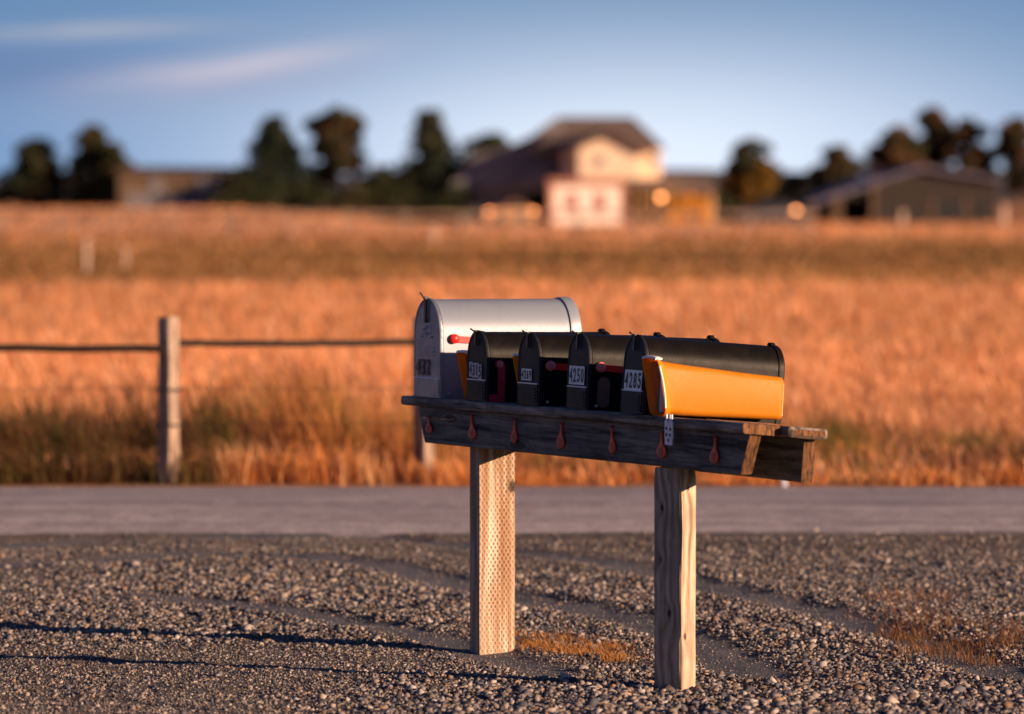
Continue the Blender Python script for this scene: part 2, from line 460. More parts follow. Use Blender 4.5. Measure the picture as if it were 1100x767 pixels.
def big_mesh(name, V, F, mat, tone=None, attrs=None, smooth=False, nper=3):
    """V (n,3) and F (m,k) arrays straight into one mesh"""
    me = bpy.data.meshes.new(name)
    me.vertices.add(len(V)); me.vertices.foreach_set('co', V.astype(np.float32).ravel())
    m, k = F.shape
    me.loops.add(m * k); me.loops.foreach_set('vertex_index', F.astype(np.int32).ravel())
    me.polygons.add(m); me.polygons.foreach_set('loop_start', (np.arange(m) * k).astype(np.int32))
    if smooth: me.polygons.foreach_set('use_smooth', np.ones(m, dtype=bool))
    me.update(calc_edges=True)
    if tone is not None:
        a = me.attributes.new('tone', 'FLOAT_COLOR', 'POINT')
        a.data.foreach_set('color', np.concatenate([tone, np.ones((len(V), 1))], 1).astype(np.float32).ravel())
    for nm, arr in (attrs or {}).items():
        a = me.attributes.new(nm, 'FLOAT', 'POINT'); a.data.foreach_set('value', arr.astype(np.float32).ravel())
    return link(name, me, mat)


# ------------------------------------------------------------------ ground
def gp(px, py):                                    # a point on level ground from the survey of the photograph
    Y = FPX * EYE / (py - 215.0)
    return ((px - 550.0) / FPX * Y, Y)

RUTS = [
    ([(-60, 612), (92, 603), (200, 596), (330, 598), (420, 608), (500, 625), (560, 637), (630, 651), (700, 668), (760, 690), (820, 725)], .14, .010),
    ([(-60, 590), (92, 582), (250, 574), (400, 575), (480, 582), (550, 591), (625, 600), (700, 612), (800, 640), (900, 662), (1000, 688), (1090, 725)], .13, .009),
    ([(-40, 636), (92, 640), (180, 640), (300, 652), (400, 668), (500, 690), (600, 725)], .11, .006),
]
def seg_dist(x, y, P):
    d = np.full(x.shape, 1e9)
    for (x0, y0), (x1, y1) in zip(P[:-1], P[1:]):
        ex, ey = x1 - x0, y1 - y0
        t = np.clip(((x - x0) * ex + (y - y0) * ey) / (ex * ex + ey * ey), 0, 1)
        d = np.minimum(d, np.hypot(x - x0 - t * ex, y - y0 - t * ey))
    return d
RP = [([gp(*p) for p in P], wd, dp) for P, wd, dp in RUTS]

def tar_mask(x, y):                                # crumbled dark seam where the road surface ends
    yc = 23.78 + .16 * (vnoise(x, y * 0, 1.1, 51) - .5) + .06 * (vnoise(x, y * 0, 6, 52) - .5)
    amt = np.clip(.25 + (x - .2) / 1.0, .0, 1) * np.clip(.45 + 1.2 * vnoise(x, y, 2.2, 53), 0, 1)
    return np.exp(-((y - yc) / .25) ** 2) * amt

def gravel_height(x, y):
    h = .030 * (vnoise(x, y, .9, 1) - .5) + .016 * (vnoise(x, y, 3.5, 2) - .5) + .010 * (vnoise(x, y, 11, 3) - .5)
    rut = np.zeros(x.shape)
    for P, wd, dp in RP:
        d = seg_dist(x, y, P)
        g = np.exp(-(d / wd) ** 4); h = h - dp * g
        h = h + dp * .35 * np.exp(-((d - wd * 1.75) / (wd * .6)) ** 2)
        rut = np.maximum(rut, g)
    # the shoulder drops a little just before the road, strongest on the right
    e = np.exp(-((y - 23.9) / .16) ** 2) * (.35 + .65 * np.clip((x - 0.2) / 1.2, 0, 1))
    h = h - .055 * e
    h = h + .03 * np.exp(-((y - 23.3) / .3) ** 2) * np.clip((x + .5) / 1.5, 0, 1)
    # keep the road edge flush
    k = np.clip((24.3 - y) / .35, 0, 1)
    return h * k - .004, rut

xs = np.linspace(-7, 7, 420); ys = np.concatenate([np.linspace(9, 23.4, 470), np.linspace(23.43, 24.3, 60)])
X, Y = np.meshgrid(xs, ys)
H, RT = gravel_height(X, Y)
V = np.stack([X.ravel(), Y.ravel(), H.ravel()], 1)
ii, jj = np.meshgrid(np.arange(len(ys) - 1), np.arange(len(xs) - 1), indexing='ij')
k = (ii * len(xs) + jj).ravel()
F = np.stack([k, k + 1, k + 1 + len(xs), k + len(xs)], 1)
o = big_mesh('gravel_shoulder', V, F, M['dirt'], attrs={'rut': RT.ravel(), 'tar': tar_mask(X, Y).ravel()}, smooth=True)
tag(o, kind='structure')

# stones
def scatter_stones():
    n = 330000
    x = RNG.uniform(-4.6, 4.6, n); y = 1 / RNG.uniform(1 / 25.0, 1 / 13.6, n)
    h, rt = gravel_height(x, y)
    fine = np.clip(vnoise(x, y, .8, 9) * 1.2 - .2 + np.clip((-x - .2) / 1.2, 0, .7) * np.clip((19.5 - y) / 2.5, 0, 1), 0, 1)
    keep = RNG.random(n) > rt * .72
    keep &= RNG.random(n) > tar_mask(x, y) * 1.15
    keep &= RNG.random(n) > np.clip((y - 23.3) / 1.5 + (vnoise(x, y, 1.3, 17) - .5) * .7, 0, .97)
    x, y, h, rt, fine = x[keep], y[keep], h[keep], rt[keep], fine[keep]
    n = len(x)
    size = RNG.gamma(1.9, .0025, n) + .0034
    size *= (1.15 - .55 * fine) * (1 - .60 * rt) * (1 - .30 * np.clip((y - 20.5) / 3, 0, 1))
    size = np.clip(size * .75, .0030, .023)
    t = (1 + 5 ** .5) / 2
    ico = np.array([(-1, t, 0), (1, t, 0), (-1, -t, 0), (1, -t, 0), (0, -1, t), (0, 1, t), (0, -1, -t), (0, 1, -t), (t, 0, -1), (t, 0, 1), (-t, 0, -1), (-t, 0, 1)]) / 1.9
    fc = np.array([(0, 11, 5), (0, 5, 1), (0, 1, 7), (0, 7, 10), (0, 10, 11), (1, 5, 9), (5, 11, 4), (11, 10, 2), (10, 7, 6), (7, 1, 8), (3, 9, 4), (3, 4, 2), (3, 2, 6), (3, 6, 8), (3, 8, 9), (4, 9, 5), (2, 4, 11), (6, 2, 10), (8, 6, 7), (9, 8, 1)])
    P = ico[None] * (1 + RNG.uniform(-.50, .50, (n, 12, 1)))
    P = P * np.stack([RNG.uniform(.8, 1.35, n), RNG.uniform(.7, 1.1, n), RNG.uniform(.45, .85, n)], 1)[:, None]
    a = RNG.uniform(0, 2 * math.pi, n); b_ = RNG.normal(0, .35, n)
    ca, sa, cb, sb = np.cos(a), np.sin(a), np.cos(b_), np.sin(b_)
    x1, y1, z1 = P[..., 0], P[..., 1] * cb[:, None] - P[..., 2] * sb[:, None], P[..., 1] * sb[:, None] + P[..., 2] * cb[:, None]
    P = np.stack([x1 * ca[:, None] - y1 * sa[:, None], x1 * sa[:, None] + y1 * ca[:, None], z1], -1)
    P = P * size[:, None, None] + np.stack([x, y, h + size * .30], 1)[:, None]
    pal = np.array([(.36, .27, .20), (.26, .20, .165), (.13, .12, .125), (.44, .34, .27), (.46, .38, .32), (.20, .13, .09), (.08, .075, .08), (.40, .24, .14)])
    pk = RNG.choice(len(pal), n, p=[.18, .17, .20, .10, .05, .12, .14, .04])
    tn = pal[pk] * RNG.uniform(.5, 1.15, (n, 1)) * np.array([.90, .98, 1.12])
    Fm = (fc[None] + (np.arange(n) * 12)[:, None, None]).reshape(-1, 3)
    o = big_mesh('gravel', P.reshape(-1, 3), Fm, M['stone'], tone=np.repeat(tn, 12, 0))
    tag(o, 'loose tan and grey gravel covering the shoulder between tyre ruts', 'gravel', kind='stuff')
scatter_stones()

# road
rb = MB()
rx = np.concatenate([np.linspace(-90, -8, 25), np.linspace(-7.8, 7.8, 131), np.linspace(8, 90, 25)]); ry = [24.05, 24.25, 26.1, 27.9, 28.12]; rz = [-.03, .006, .035, .006, -.03]
rb.v = [(x, y + (.10 * mnoise.noise(Vector((x * .9, q * .1, 0))) + .05 * mnoise.noise(Vector((x * 3.1, 5, 0))) if q in (0, 1) else .08 * mnoise.noise(Vector((x * 1.7, 9, 0))) if q > 2 else 0), z) for q, (y, z) in enumerate(zip(ry, rz)) for x in rx]
for q in range(4):
    for i in range(180):
        rb.f.append((q * 181 + i, q * 181 + i + 1, (q + 1) * 181 + i + 1, (q + 1) * 181 + i)); rb.m.append(0)
tag(rb.build('road', M['road'], smooth=True), kind='structure')

def field_height(x, y):
    h = .05 * (vnoise(x, y, .35, 21) - .5) * np.clip((y - 28) / 4, 0, 1)
    s = np.clip((y - 205) / 90, 0, 1); s = s * s * (3 - 2 * s)
    l = np.clip((-x - 4) / 14, 0, 1); l = l * l * (3 - 2 * l)
    return h + s * l * .95 - .006
fy = np.concatenate([np.linspace(27.9, 40, 50), np.linspace(40.5, 120, 90), np.linspace(122, 420, 100), np.geomspace(430, 9000, 30)])
fu = np.concatenate([-np.geomspace(1, .02, 60), [0], np.geomspace(.02, 1, 60)])
YY, UU = np.meshgrid(fy, fu, indexing='ij')
XX = UU * (140 + YY * .8)
V = np.stack([XX.ravel(), YY.ravel(), field_height(XX, YY).ravel()], 1)
ii, jj = np.meshgrid(np.arange(len(fy) - 1), np.arange(len(fu) - 1), indexing='ij'); k = (ii * len(fu) + jj).ravel()
F = np.stack([k, k + 1, k + 1 + len(fu), k + len(fu)], 1)
tag(big_mesh('field', V, F, M['field'], smooth=True), kind='structure')
gb = MB(); gb.add([(-9000, -3000, -.09), (9000, -3000, -.09), (9000, 9000, -.09), (-9000, 9000, -.09)], [(0, 1, 2, 3)])
tag(gb.build('ground', M['dirt']), kind='structure')

# low ridge on the horizon
hb = MB(); hx = np.linspace(-900, 900, 140)
hm = paint('scrubby_ridge', (.055, .042, .030), .95, .6, (.11, .065, .035), scale=.02, bump=0)
ring = []
for q, (yy, fz) in enumerate(((2600, 0), (2800, .7), (3000, 1.0), (3500, .9))):
    for i, x in enumerate(hx):
        t = 15.5 + 2.5 * math.sin(x * .006 + 1) + 1.4 * math.sin(x * .021) + .6 * math.sin(x * .07)
        if x > 0: t -= 1.5 * min(1, x / 200)
        hb.v.append((x, yy, -1 + fz * (t + 2.2)))
for q in range(3):
    for i in range(139):
        hb.f.append((q * 140 + i, q * 140 + i + 1, (q + 1) * 140 + i + 1, (q + 1) * 140 + i)); hb.m.append(0)
tag(hb.build('hills', hm, smooth=True), kind='structure')


# ------------------------------------------------------------------ grass
def blades(name, x, y, z, height, width, tone, label, bend=.35, wind=(-.12, .0)):
    n = len(x)
    a = RNG.uniform(0, math.pi, n); ux, uy = np.cos(a), np.sin(a)
    la = RNG.uniform(0, 2 * math.pi, n); lean = RNG.uniform(.1, 1, n) * bend * height
    lx, ly = np.cos(la) * lean + wind[0] * height, np.sin(la) * lean + wind[1] * height
    lv = []
    for t, wd in ((0, 1.0), (.5, .8), (.8, .45), (1.0, .05)):
        cx = x + lx * t * t; cy = y + ly * t * t; cz = z + height * (t - .10 * t * t) - .01
        for sgn in (-1, 1):
            lv.append(np.stack([cx + sgn * ux * width * wd / 2, cy + sgn * uy * width * wd / 2, cz], 1))
    V = np.stack(lv, 1).reshape(-1, 3)
    base = np.array([(0, 1, 3, 2), (2, 3, 5, 4), (4, 5, 7, 6)])
    F = (base[None] + (np.arange(n) * 8)[:, None, None]).reshape(-1, 4)
    o = big_mesh(name, V, F, M['blade'], tone=np.repeat(tone, 8, 0))
    tag(o, label, 'grass', kind='stuff')
    return o

def tones(n, pal, p, jit=.2):
    pal = np.array(pal); return pal[RNG.choice(len(pal), n, p=p)] * RNG.uniform(1 - jit, 1 + jit, (n, 1))

# pasture: same number of blades per square degree of view, all the way to the paddock
n = 330000
v_ = RNG.uniform(1 / 335.0, 1 / 28.6, n); y = 1 / v_
x = RNG.uniform(-1, 1, n) * (.102 * 1.40 * y + 1.5)
wide = RNG.random(n) < .26                      # thinner sowing out to the sides
x = np.where(wide, np.sign(x) * (.14 * y + np.abs(RNG.uniform(0, 1, n)) * (.30 * y + 6)), x)
cl = vnoise(x, y, .55, 31) * .6 + vnoise(x, y, 1.9, 32) * .4
keep = RNG.random(n) < .25 + 1.1 * cl
x, y, cl = x[keep], y[keep], cl[keep]; n = len(x)
yb = y + 70 * (vnoise(x * .6, y, .05, 33) - .5) + 26 * (vnoise(x, y, .21, 34) - .5)
band = np.clip((yb - 84) / 34, 0, 1) * np.clip((212 - yb) / 34, 0, 1)
tn = tones(n, [(.82, .38, .18), (.70, .29, .12), (.88, .50, .30), (.55, .21, .09), (.36, .19, .07)], [.32, .28, .18, .14, .08])
tb = tones(n, [(.24, .14, .04), (.34, .16, .06), (.17, .10, .032)], [.35, .4, .25])
hsel = RNG.random(n) < band * .86
tn[hsel] = tb[hsel]
hh = RNG.uniform(.14, .34, n) * (.45 + 1.0 * cl) * (.75 + .25 * np.clip((y - 30) / 60, 0, 1)) * (1 - .5 * band)
tn = tn * (.74 + .46 * vnoise(x, y * .55, .16, 35) + .10 * vnoise(x, y, .9, 36))[:, None]
blades('pasture_grass', x, y, field_height(x, y), hh, np.clip(.00036 * y, .006, .10) * RNG.uniform(.7, 1.4, n) * np.where(np.abs(x) > .15 * y + 1, 2.0, 1.0), tn,
       'golden dry grass filling the wide pasture beyond the road')

# verge tufts just over the road
def verge():
    X_, Y_, Hh, T = [], [], [], []
    for i in range(950):
        cx = random.uniform(-5.2, 5.2); cy = 28.35 + 3.3 * random.random() ** 1.3
        px = 550 + FPX * cx / cy
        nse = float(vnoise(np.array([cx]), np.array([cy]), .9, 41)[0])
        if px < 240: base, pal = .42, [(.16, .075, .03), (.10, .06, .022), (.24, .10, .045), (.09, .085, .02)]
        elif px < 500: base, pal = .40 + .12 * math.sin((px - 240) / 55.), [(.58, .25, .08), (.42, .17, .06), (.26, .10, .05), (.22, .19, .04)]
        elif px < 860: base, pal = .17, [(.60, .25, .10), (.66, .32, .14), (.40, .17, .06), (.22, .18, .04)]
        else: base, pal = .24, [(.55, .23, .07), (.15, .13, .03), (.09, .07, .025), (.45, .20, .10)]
        hgt = base * (.55 + .9 * nse) * random.uniform(.7, 1.25)
        if cy < 28.9: hgt *= .5
        m = random.randint(22, 60); r = random.uniform(.04, .12)
        col = np.array(random.choice(pal))
        if cy < 28.9 and px > 240: col = np.array(random.choice([(.66, .28, .09), (.60, .22, .06), (.70, .38, .18)]))
        X_.append(cx + RNG.normal(0, r, m)); Y_.append(np.maximum(27.98 + .12 * random.random(), cy + RNG.normal(0, r, m)))
        Hh.append(hgt * RNG.uniform(.5, 1.15, m)); T.append(col[None] * RNG.uniform(.7, 1.3, (m, 1)))
    x, y, h, t = np.concatenate(X_), np.concatenate(Y_), np.concatenate(Hh), np.concatenate(T)
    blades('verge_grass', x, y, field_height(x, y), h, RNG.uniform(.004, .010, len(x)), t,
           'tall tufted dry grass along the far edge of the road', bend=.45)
verge()

# weeds in the gravel
def weeds(name, spots, label, pal):
    X_, Y_, Hh = [], [], []
    for cx, cy, r, m, h in spots:
        X_.append(cx + RNG.normal(0, r, m)); Y_.append(cy + RNG.normal(0, r * 1.3, m)); Hh.append(h * RNG.uniform(.4, 1.2, m))
    x, y, h = map(np.concatenate, (X_, Y_, Hh))
    blades(name, x, y, gravel_height(x, y)[0], h, RNG.uniform(.002, .004, len(x)), tones(len(x), pal, [1 / len(pal)] * len(pal)), label, bend=.8)
sp = []
for i in range(70):
    px = random.uniform(556, 668); py = 683 + (px - 556) * .16 + random.uniform(-9, 9)
    gx_, gy_ = gp(px, py); sp.append((gx_, gy_, .035, 40, .035))
weeds('ground_weeds', sp, 'low golden grass growing in the gravel at the foot of the meshed post', [(.50, .22, .06), (.62, .30, .10), (.34, .15, .05)])
sp = []
for i in range(60):
    gx_, gy_ = gp(random.uniform(955, 1100), random.uniform(668, 712)); sp.append((gx_, gy_, .05, 26, .06))
for i in range(14):
    gx_, gy_ = gp(random.uniform(930, 1010), random.uniform(640, 670)); sp.append((gx_, gy_, .06, 22, .07))
weeds('roadside_weeds', sp, 'sparse reddish brown weeds growing in the gravel right of the posts', [(.20, .09, .04), (.34, .15, .06), (.12, .07, .04)])

# ------------------------------------------------------------------ mailbox stand
ANG = -66.0
C0 = Vector((-.116, 17.93, 0))                     # near front corner of the incised post
SH = R(ANG)
SDIR = Vector((math.cos(SH), math.sin(SH), 0)); DDIR = Vector((-math.sin(SH), math.cos(SH), 0))
def W(s, d, z=0.0): return C0 + SDIR * s + DDIR * d + Vector((0, 0, z))

TILT = [(-.6, 0.0), (-.3, .2), (.135, .7), (.577, 1.4), (.98, 2.4), (1.41, 4.6), (2.4, 5.2)]
def tilt(s):
    for (a, ta), (b_, tb_) in zip(TILT[:-1], TILT[1:]):
        if s <= b_: return R(ta + (tb_ - ta) * max(0, (s - a) / (b_ - a)))
    return R(5.2)
def top_z(s): return .8865 + .0045 * s             # top of the shelf at its front edge

stand = empty('mailbox_stand', C0, SH)
tag(stand, 'long weathered timber shelf on two posts carrying the row of mailboxes', 'mailbox stand')

def board(name, s0, s1, d0, d1, zt, th, mats, ch=.003, twist=True, cut0=0.0, cut1=0.0, wav=.0012, seed=0, endround=0):
    """a board along s; zt measured from the shelf top line; cut0/cut1 = slant of the ends"""
    mb = MB(); rings = []; nn = 40
    for i in range(nn + 1):
        t = i / nn; ring = []
        prof = [(d0 + ch, zt - th), (d1 - ch, zt - th), (d1, zt - th + ch), (d1, zt - ch), (d1 - ch, zt), (d0 + ch, zt), (d0, zt - ch), (d0, zt - th + ch)]
        for q, (d, z) in enumerate(prof):
            zz = (z - (zt - th)) / th
            a = s0 + cut0 * (zz - .5) ; b_ = s1 + cut1 * (zz - .5)
            s = a + (b_ - a) * t
            if 0 < i < nn:
                d += wav * (mnoise.noise(Vector((s * 6, q * 3.1, seed))))
                z += wav * (mnoise.noise(Vector((s * 7, q * 2.3, seed + 5))))
            z0 = top_z(s) + z - (math.tan(tilt(s)) * (d + .07) if twist else 0)
            ring.append((s, d, z0))
        rings.append(ring)
    if endround:
        for sgn, idx, s_ in ((-1, 0, s0), (1, -1, s1)):
            src = rings[idx]; cx = sum(p[1] for p in src) / 8; cz = sum(p[2] for p in src) / 8
            extra = [(p[0] + sgn * endround, cx + (p[1] - cx) * .8, cz + (p[2] - cz) * .55) for p in src]
            if sgn < 0: rings.insert(0, extra)
            else: rings.append(extra)
    mb.loft(rings, capmi=1)
    return mb.build(name, mats, stand)

ZB = -.025                                          # underside of the planks below the shelf top line
board('plank', -.545, 2.246, -.075, .060, 0, .025 + .008, [M['plank'], M['endgrain']], ch=.0065, seed=1, wav=.0022)
board('plank', -.50, 2.285, .066, .205, .001, .033, [M['plank'], M['endgrain']], ch=.0065, wav=.0022, seed=2, endround=.012)
tag(board('front_beam', -.425, 2.20, -.044, -.003, -.034, .133, [M['beam'], M['endgrain']], ch=.004, twist=False, cut0=-.065, cut1=.07, seed=3), 'dark weathered front beam, cracked at its far end')
board('rear_beam', -.30, 2.236, .142, .182, -.0345, .140, [M['beam'], M['endgrain']], ch=.004, twist=True, cut1=.02, seed=4)

# long crack near the far end of the front beam: pale strip painted for light through the gap
mb = MB()
top = []; bot = []
for i in range(13):
    t = i / 12; s = -.425 + t * .30
    top.append((s, -.0452, top_z(s) - .073 + .002 * math.sin(i * 1.7))); bot.append((s, -.0452, top_z(s) - .073 - .0075 * (1 - t) ** .6 + .001 * math.sin(i * 2.9)))
rg = [[(a[0], -.0452, a[2]), (a[0], -.0430, a[2]), (b_[0], -.0430, b_[2] - .0005), (b_[0], -.0452, b_[2] - .0005)] for a, b_ in zip(top, bot)]
mb.loft(rg)
tag(mb.build('crack', wood('crack_light', (.30, .15, .07), (.85, .55, .32), (6, 30, 30)), stand), 'pale strip painted for light through the split in the dark front beam')

def post_loft(name, corners, z0, z1, mats, parent, ch=.006, seed=0, wav=.0012, nn=30, taper=0):
    """square post from its four plan corners"""
    cs = [Vector((c[0], c[1])) for c in corners]
    prof = []
    for i in range(4):
        p, a, b_ = cs[i], cs[i - 1], cs[(i + 1) % 4]
        e1 = (a - p).normalized(); e2 = (b_ - p).normalized()
        for q in (ch, ch * .35): prof.append(p + e1 * q + e2 * (ch * .35 if q == ch else ch) * .3)
    cen = sum(cs, Vector((0, 0))) / 4
    rings = []
    for i in range(nn + 1):
        z = z0 + (z1 - z0) * i / nn
        k = 1 - taper * i / nn
        if i in (0, nn): k *= .96
        rings.append([((cen + (p - cen) * k).x + wav * mnoise.noise(Vector((z * 5, q * 2.2, seed))), (cen + (p - cen) * k).y + wav * mnoise.noise(Vector((z * 5, q * 2.2, seed + 7))), z) for q, p in enumerate(prof)])
    return MB().loft(rings, capmi=min(1, len(mats) - 1)).build(name, mats, parent)

# far post (incised 4x6) and near post (twisted, deeply grained)
tag(post_loft('post', [(0, .0), (0, .140), (-.092, .140), (-.092, .0)], -.35, .852, [M['incised'], M['endgrain']], stand, ch=.004, seed=1),
    'pale square post with rows of small incised cuts')
nc = Vector((.556, 16.43))
q1 = nc + .125 * Vector((-.743, .669)); q2 = nc + .080 * Vector((.669, .743)); q3 = q1 + q2 - nc
def loc2(p):
    r = Vector((p.x, p.y, 0)) - C0
    return (r.dot(SDIR), r.dot(DDIR))
def kn(a, b2, z, rad):           # a along the shaded face, b2 along the sunlit face
    p = loc2(nc + .125 * Vector((-.743, .669)) * a + .080 * Vector((.669, .743)) * b2); return (p[0], p[1], z, rad)
M['postfresh'] = knotty_post([kn(.70, 0, .59, .011), kn(.45, 0, .245, .013), kn(0, .25, .17, .011), kn(0, .45, .655, .008), kn(.75, 0, .42, .006)],
                             (lambda q: (q[0], q[1]))((Vector((loc2(nc + Vector((-.1, 1)).normalized() * 1)[0] - loc2(nc)[0], loc2(nc + Vector((-.1, 1)).normalized())[1] - loc2(nc)[1])))))
tag(post_loft('post', [loc2(nc), loc2(q2), loc2(q3), loc2(q1)], -.35, .722, [M['postfresh'], M['endgrain']], stand, ch=.011, seed=5, wav=.004),
    'knotty weathered post with deep wavy grain')

# galvanised mending plate bent over the shelf edge
mb = MB(); s0, s1 = 1.685, 1.745
z1 = top_z(1.7) - .012; z0 = z1 - .078
mb.box(s0, s1, -.0795, -.0755, z0 + .02, z1)
mb.box(s0 + .002, s1 - .004, -.0798, -.0758, z0, z0 + .0195)
for sx in (s0 + .006, s0 + .030, s1 - .016): mb.box(sx, sx + .010, -.0793, -.0757, z1 - .004, z1 + .022)
for a, b_ in ((.25, .42), (.7, .42), (.25, .68), (.72, .66), (.48, .2)):
    cx = s0 + (s1 - s0) * a; cz = z0 + (z1 - z0) * b_
    mb.loft([[(cx + .0055 * math.cos(t * math.pi / 4), yy, cz + .0055 * math.sin(t * math.pi / 4)) for t in range(8)] for yy in (-.0812, -.0790)], mi=1)
mb.build('mending_plate', [M['galv'], M['darksteel']], stand)

# ------------------------------------------------------------------ red tags hanging on the beam
def make_tag(s, zt, zb, wd, lean, flipx=1):
    root = empty('hanging_tag', W(s, -.049, zt), SH)
    root.rotation_euler = (0, random.uniform(-.13, .13), SH)
    L = zt - zb
    out = [(0.0, .10), (.25, .13), (.45, .30), (.62, .78), (.75, 1.0), (.88, .9), (.96, .55), (1.0, .1)]
    pts = [(wv * wd / 2, -t * L) for t, wv in out] + [(-wv * wd / 2 * .9, -t * L) for t, wv in reversed(out)]
    rings = []
    for y_, k in ((-.0045, .88), (-.0028, 1), (.0005, 1), (.002, .9)):
        rings.append([(p[0] * k + lean * (-p[1]) , y_, p[1]) for p in pts])
    mb = MB().loft(rings); mb.build('tag_body', M['tag'], root, smooth=True)
    pts2 = [(wv * wd / 2 * .45 + lean * t * L, -.0058, -t * L) for t, wv in out[3:]] + [(-wv * wd / 2 * .42 + lean * t * L, -.0058, -t * L) for t, wv in reversed(out[3:])]
    MB().loft([pts2, [(p[0], -.0042, p[2]) for p in pts2]]).build('worn_face', M['tagcore'], root)
    MB().tube([(0, -.008, -.004), (0, .004, -.004)], .003, 8).build('nail', M['darksteel'], root)
    return root
TG = [(-.343, .817, .757, .062, -.0, 'short stubby red teardrop tag at the far end of the beam, over the crack'),
      (.045, .839, .750, .072, -.05, 'wide red teardrop tag below the crimson-flagged black mailbox'),
      (.427, .841, .752, .052, -.14, 'thin red tag twisted almost edge on, third from the far end'),
      (.816, .844, .751, .062, -.10, 'red paddle tag below the gap between mailboxes 4269 and 4250'),
      (1.22, .847, .754, .050, -.02, 'narrow red tag below the number 4250 mailbox gap, fifth along'),
      (1.607, .845, .756, .074, -.06, 'broad red paddle tag just left of the galvanised plate'),
      (2.004, .847, .756, .066, -.16, 'curled red tag nearest the sawn right end of the beam')]
for s, zt, zb, wd, ln, lab in TG:
    tag(make_tag(s, zt, zb, wd, ln), lab, 'hanging tag', 'red tags nailed along the front beam')

# ------------------------------------------------------------------ mailboxes
def arch(wd, ht, straight, n=18, grow=0.0, z0=0.0):
    """arch outline from bottom right, over the top, to bottom left"""
    r = wd / 2 + grow; hh = ht - straight + grow
    pts = [(r, z0 - grow * 0)]
    for i in range(n + 1):
        a = math.pi * i / n
        pts.append((r * math.cos(a), straight + hh * math.sin(a)))
    pts.append((-r, z0))
    return pts

def text_mesh(name, txt, mat, parent, x0, x1, z0, z1, y, bold=.03, shear=0):
    """one character fitted to its cell, facing -y"""
    cu = bpy.data.curves.new(name, 'FONT'); cu.body = txt; cu.size = 1
    cu.extrude = .01; cu.offset = bold; cu.shear = shear
    tmp = bpy.data.objects.new('tmp', cu); scene.collection.objects.link(tmp)
    dg = bpy.context.evaluated_depsgraph_get(); dg.update()
    me = bpy.data.meshes.new_from_object(tmp.evaluated_get(dg))
    bpy.data.objects.remove(tmp); bpy.data.curves.remove(cu)
    me.name = name; me.materials.clear()
    c = np.empty(len(me.vertices) * 3, np.float32); me.vertices.foreach_get('co', c); c = c.reshape(-1, 3)
    lo_, hi_ = c.min(0), c.max(0)
    wx = x1 - x0
    if txt == '1': x0, wx = x0 + wx * .3, wx * .45
    o3 = np.empty_like(c)
    o3[:, 0] = x0 + (c[:, 0] - lo_[0]) / (hi_[0] - lo_[0]) * wx
    o3[:, 2] = z0 + (c[:, 1] - lo_[1]) / (hi_[1] - lo_[1]) * (z1 - z0)
    o3[:, 1] = y - c[:, 2] / .01 * .0006
    me.vertices.foreach_set('co', o3.ravel()); me.update()
    return link(name, me, mat, parent)

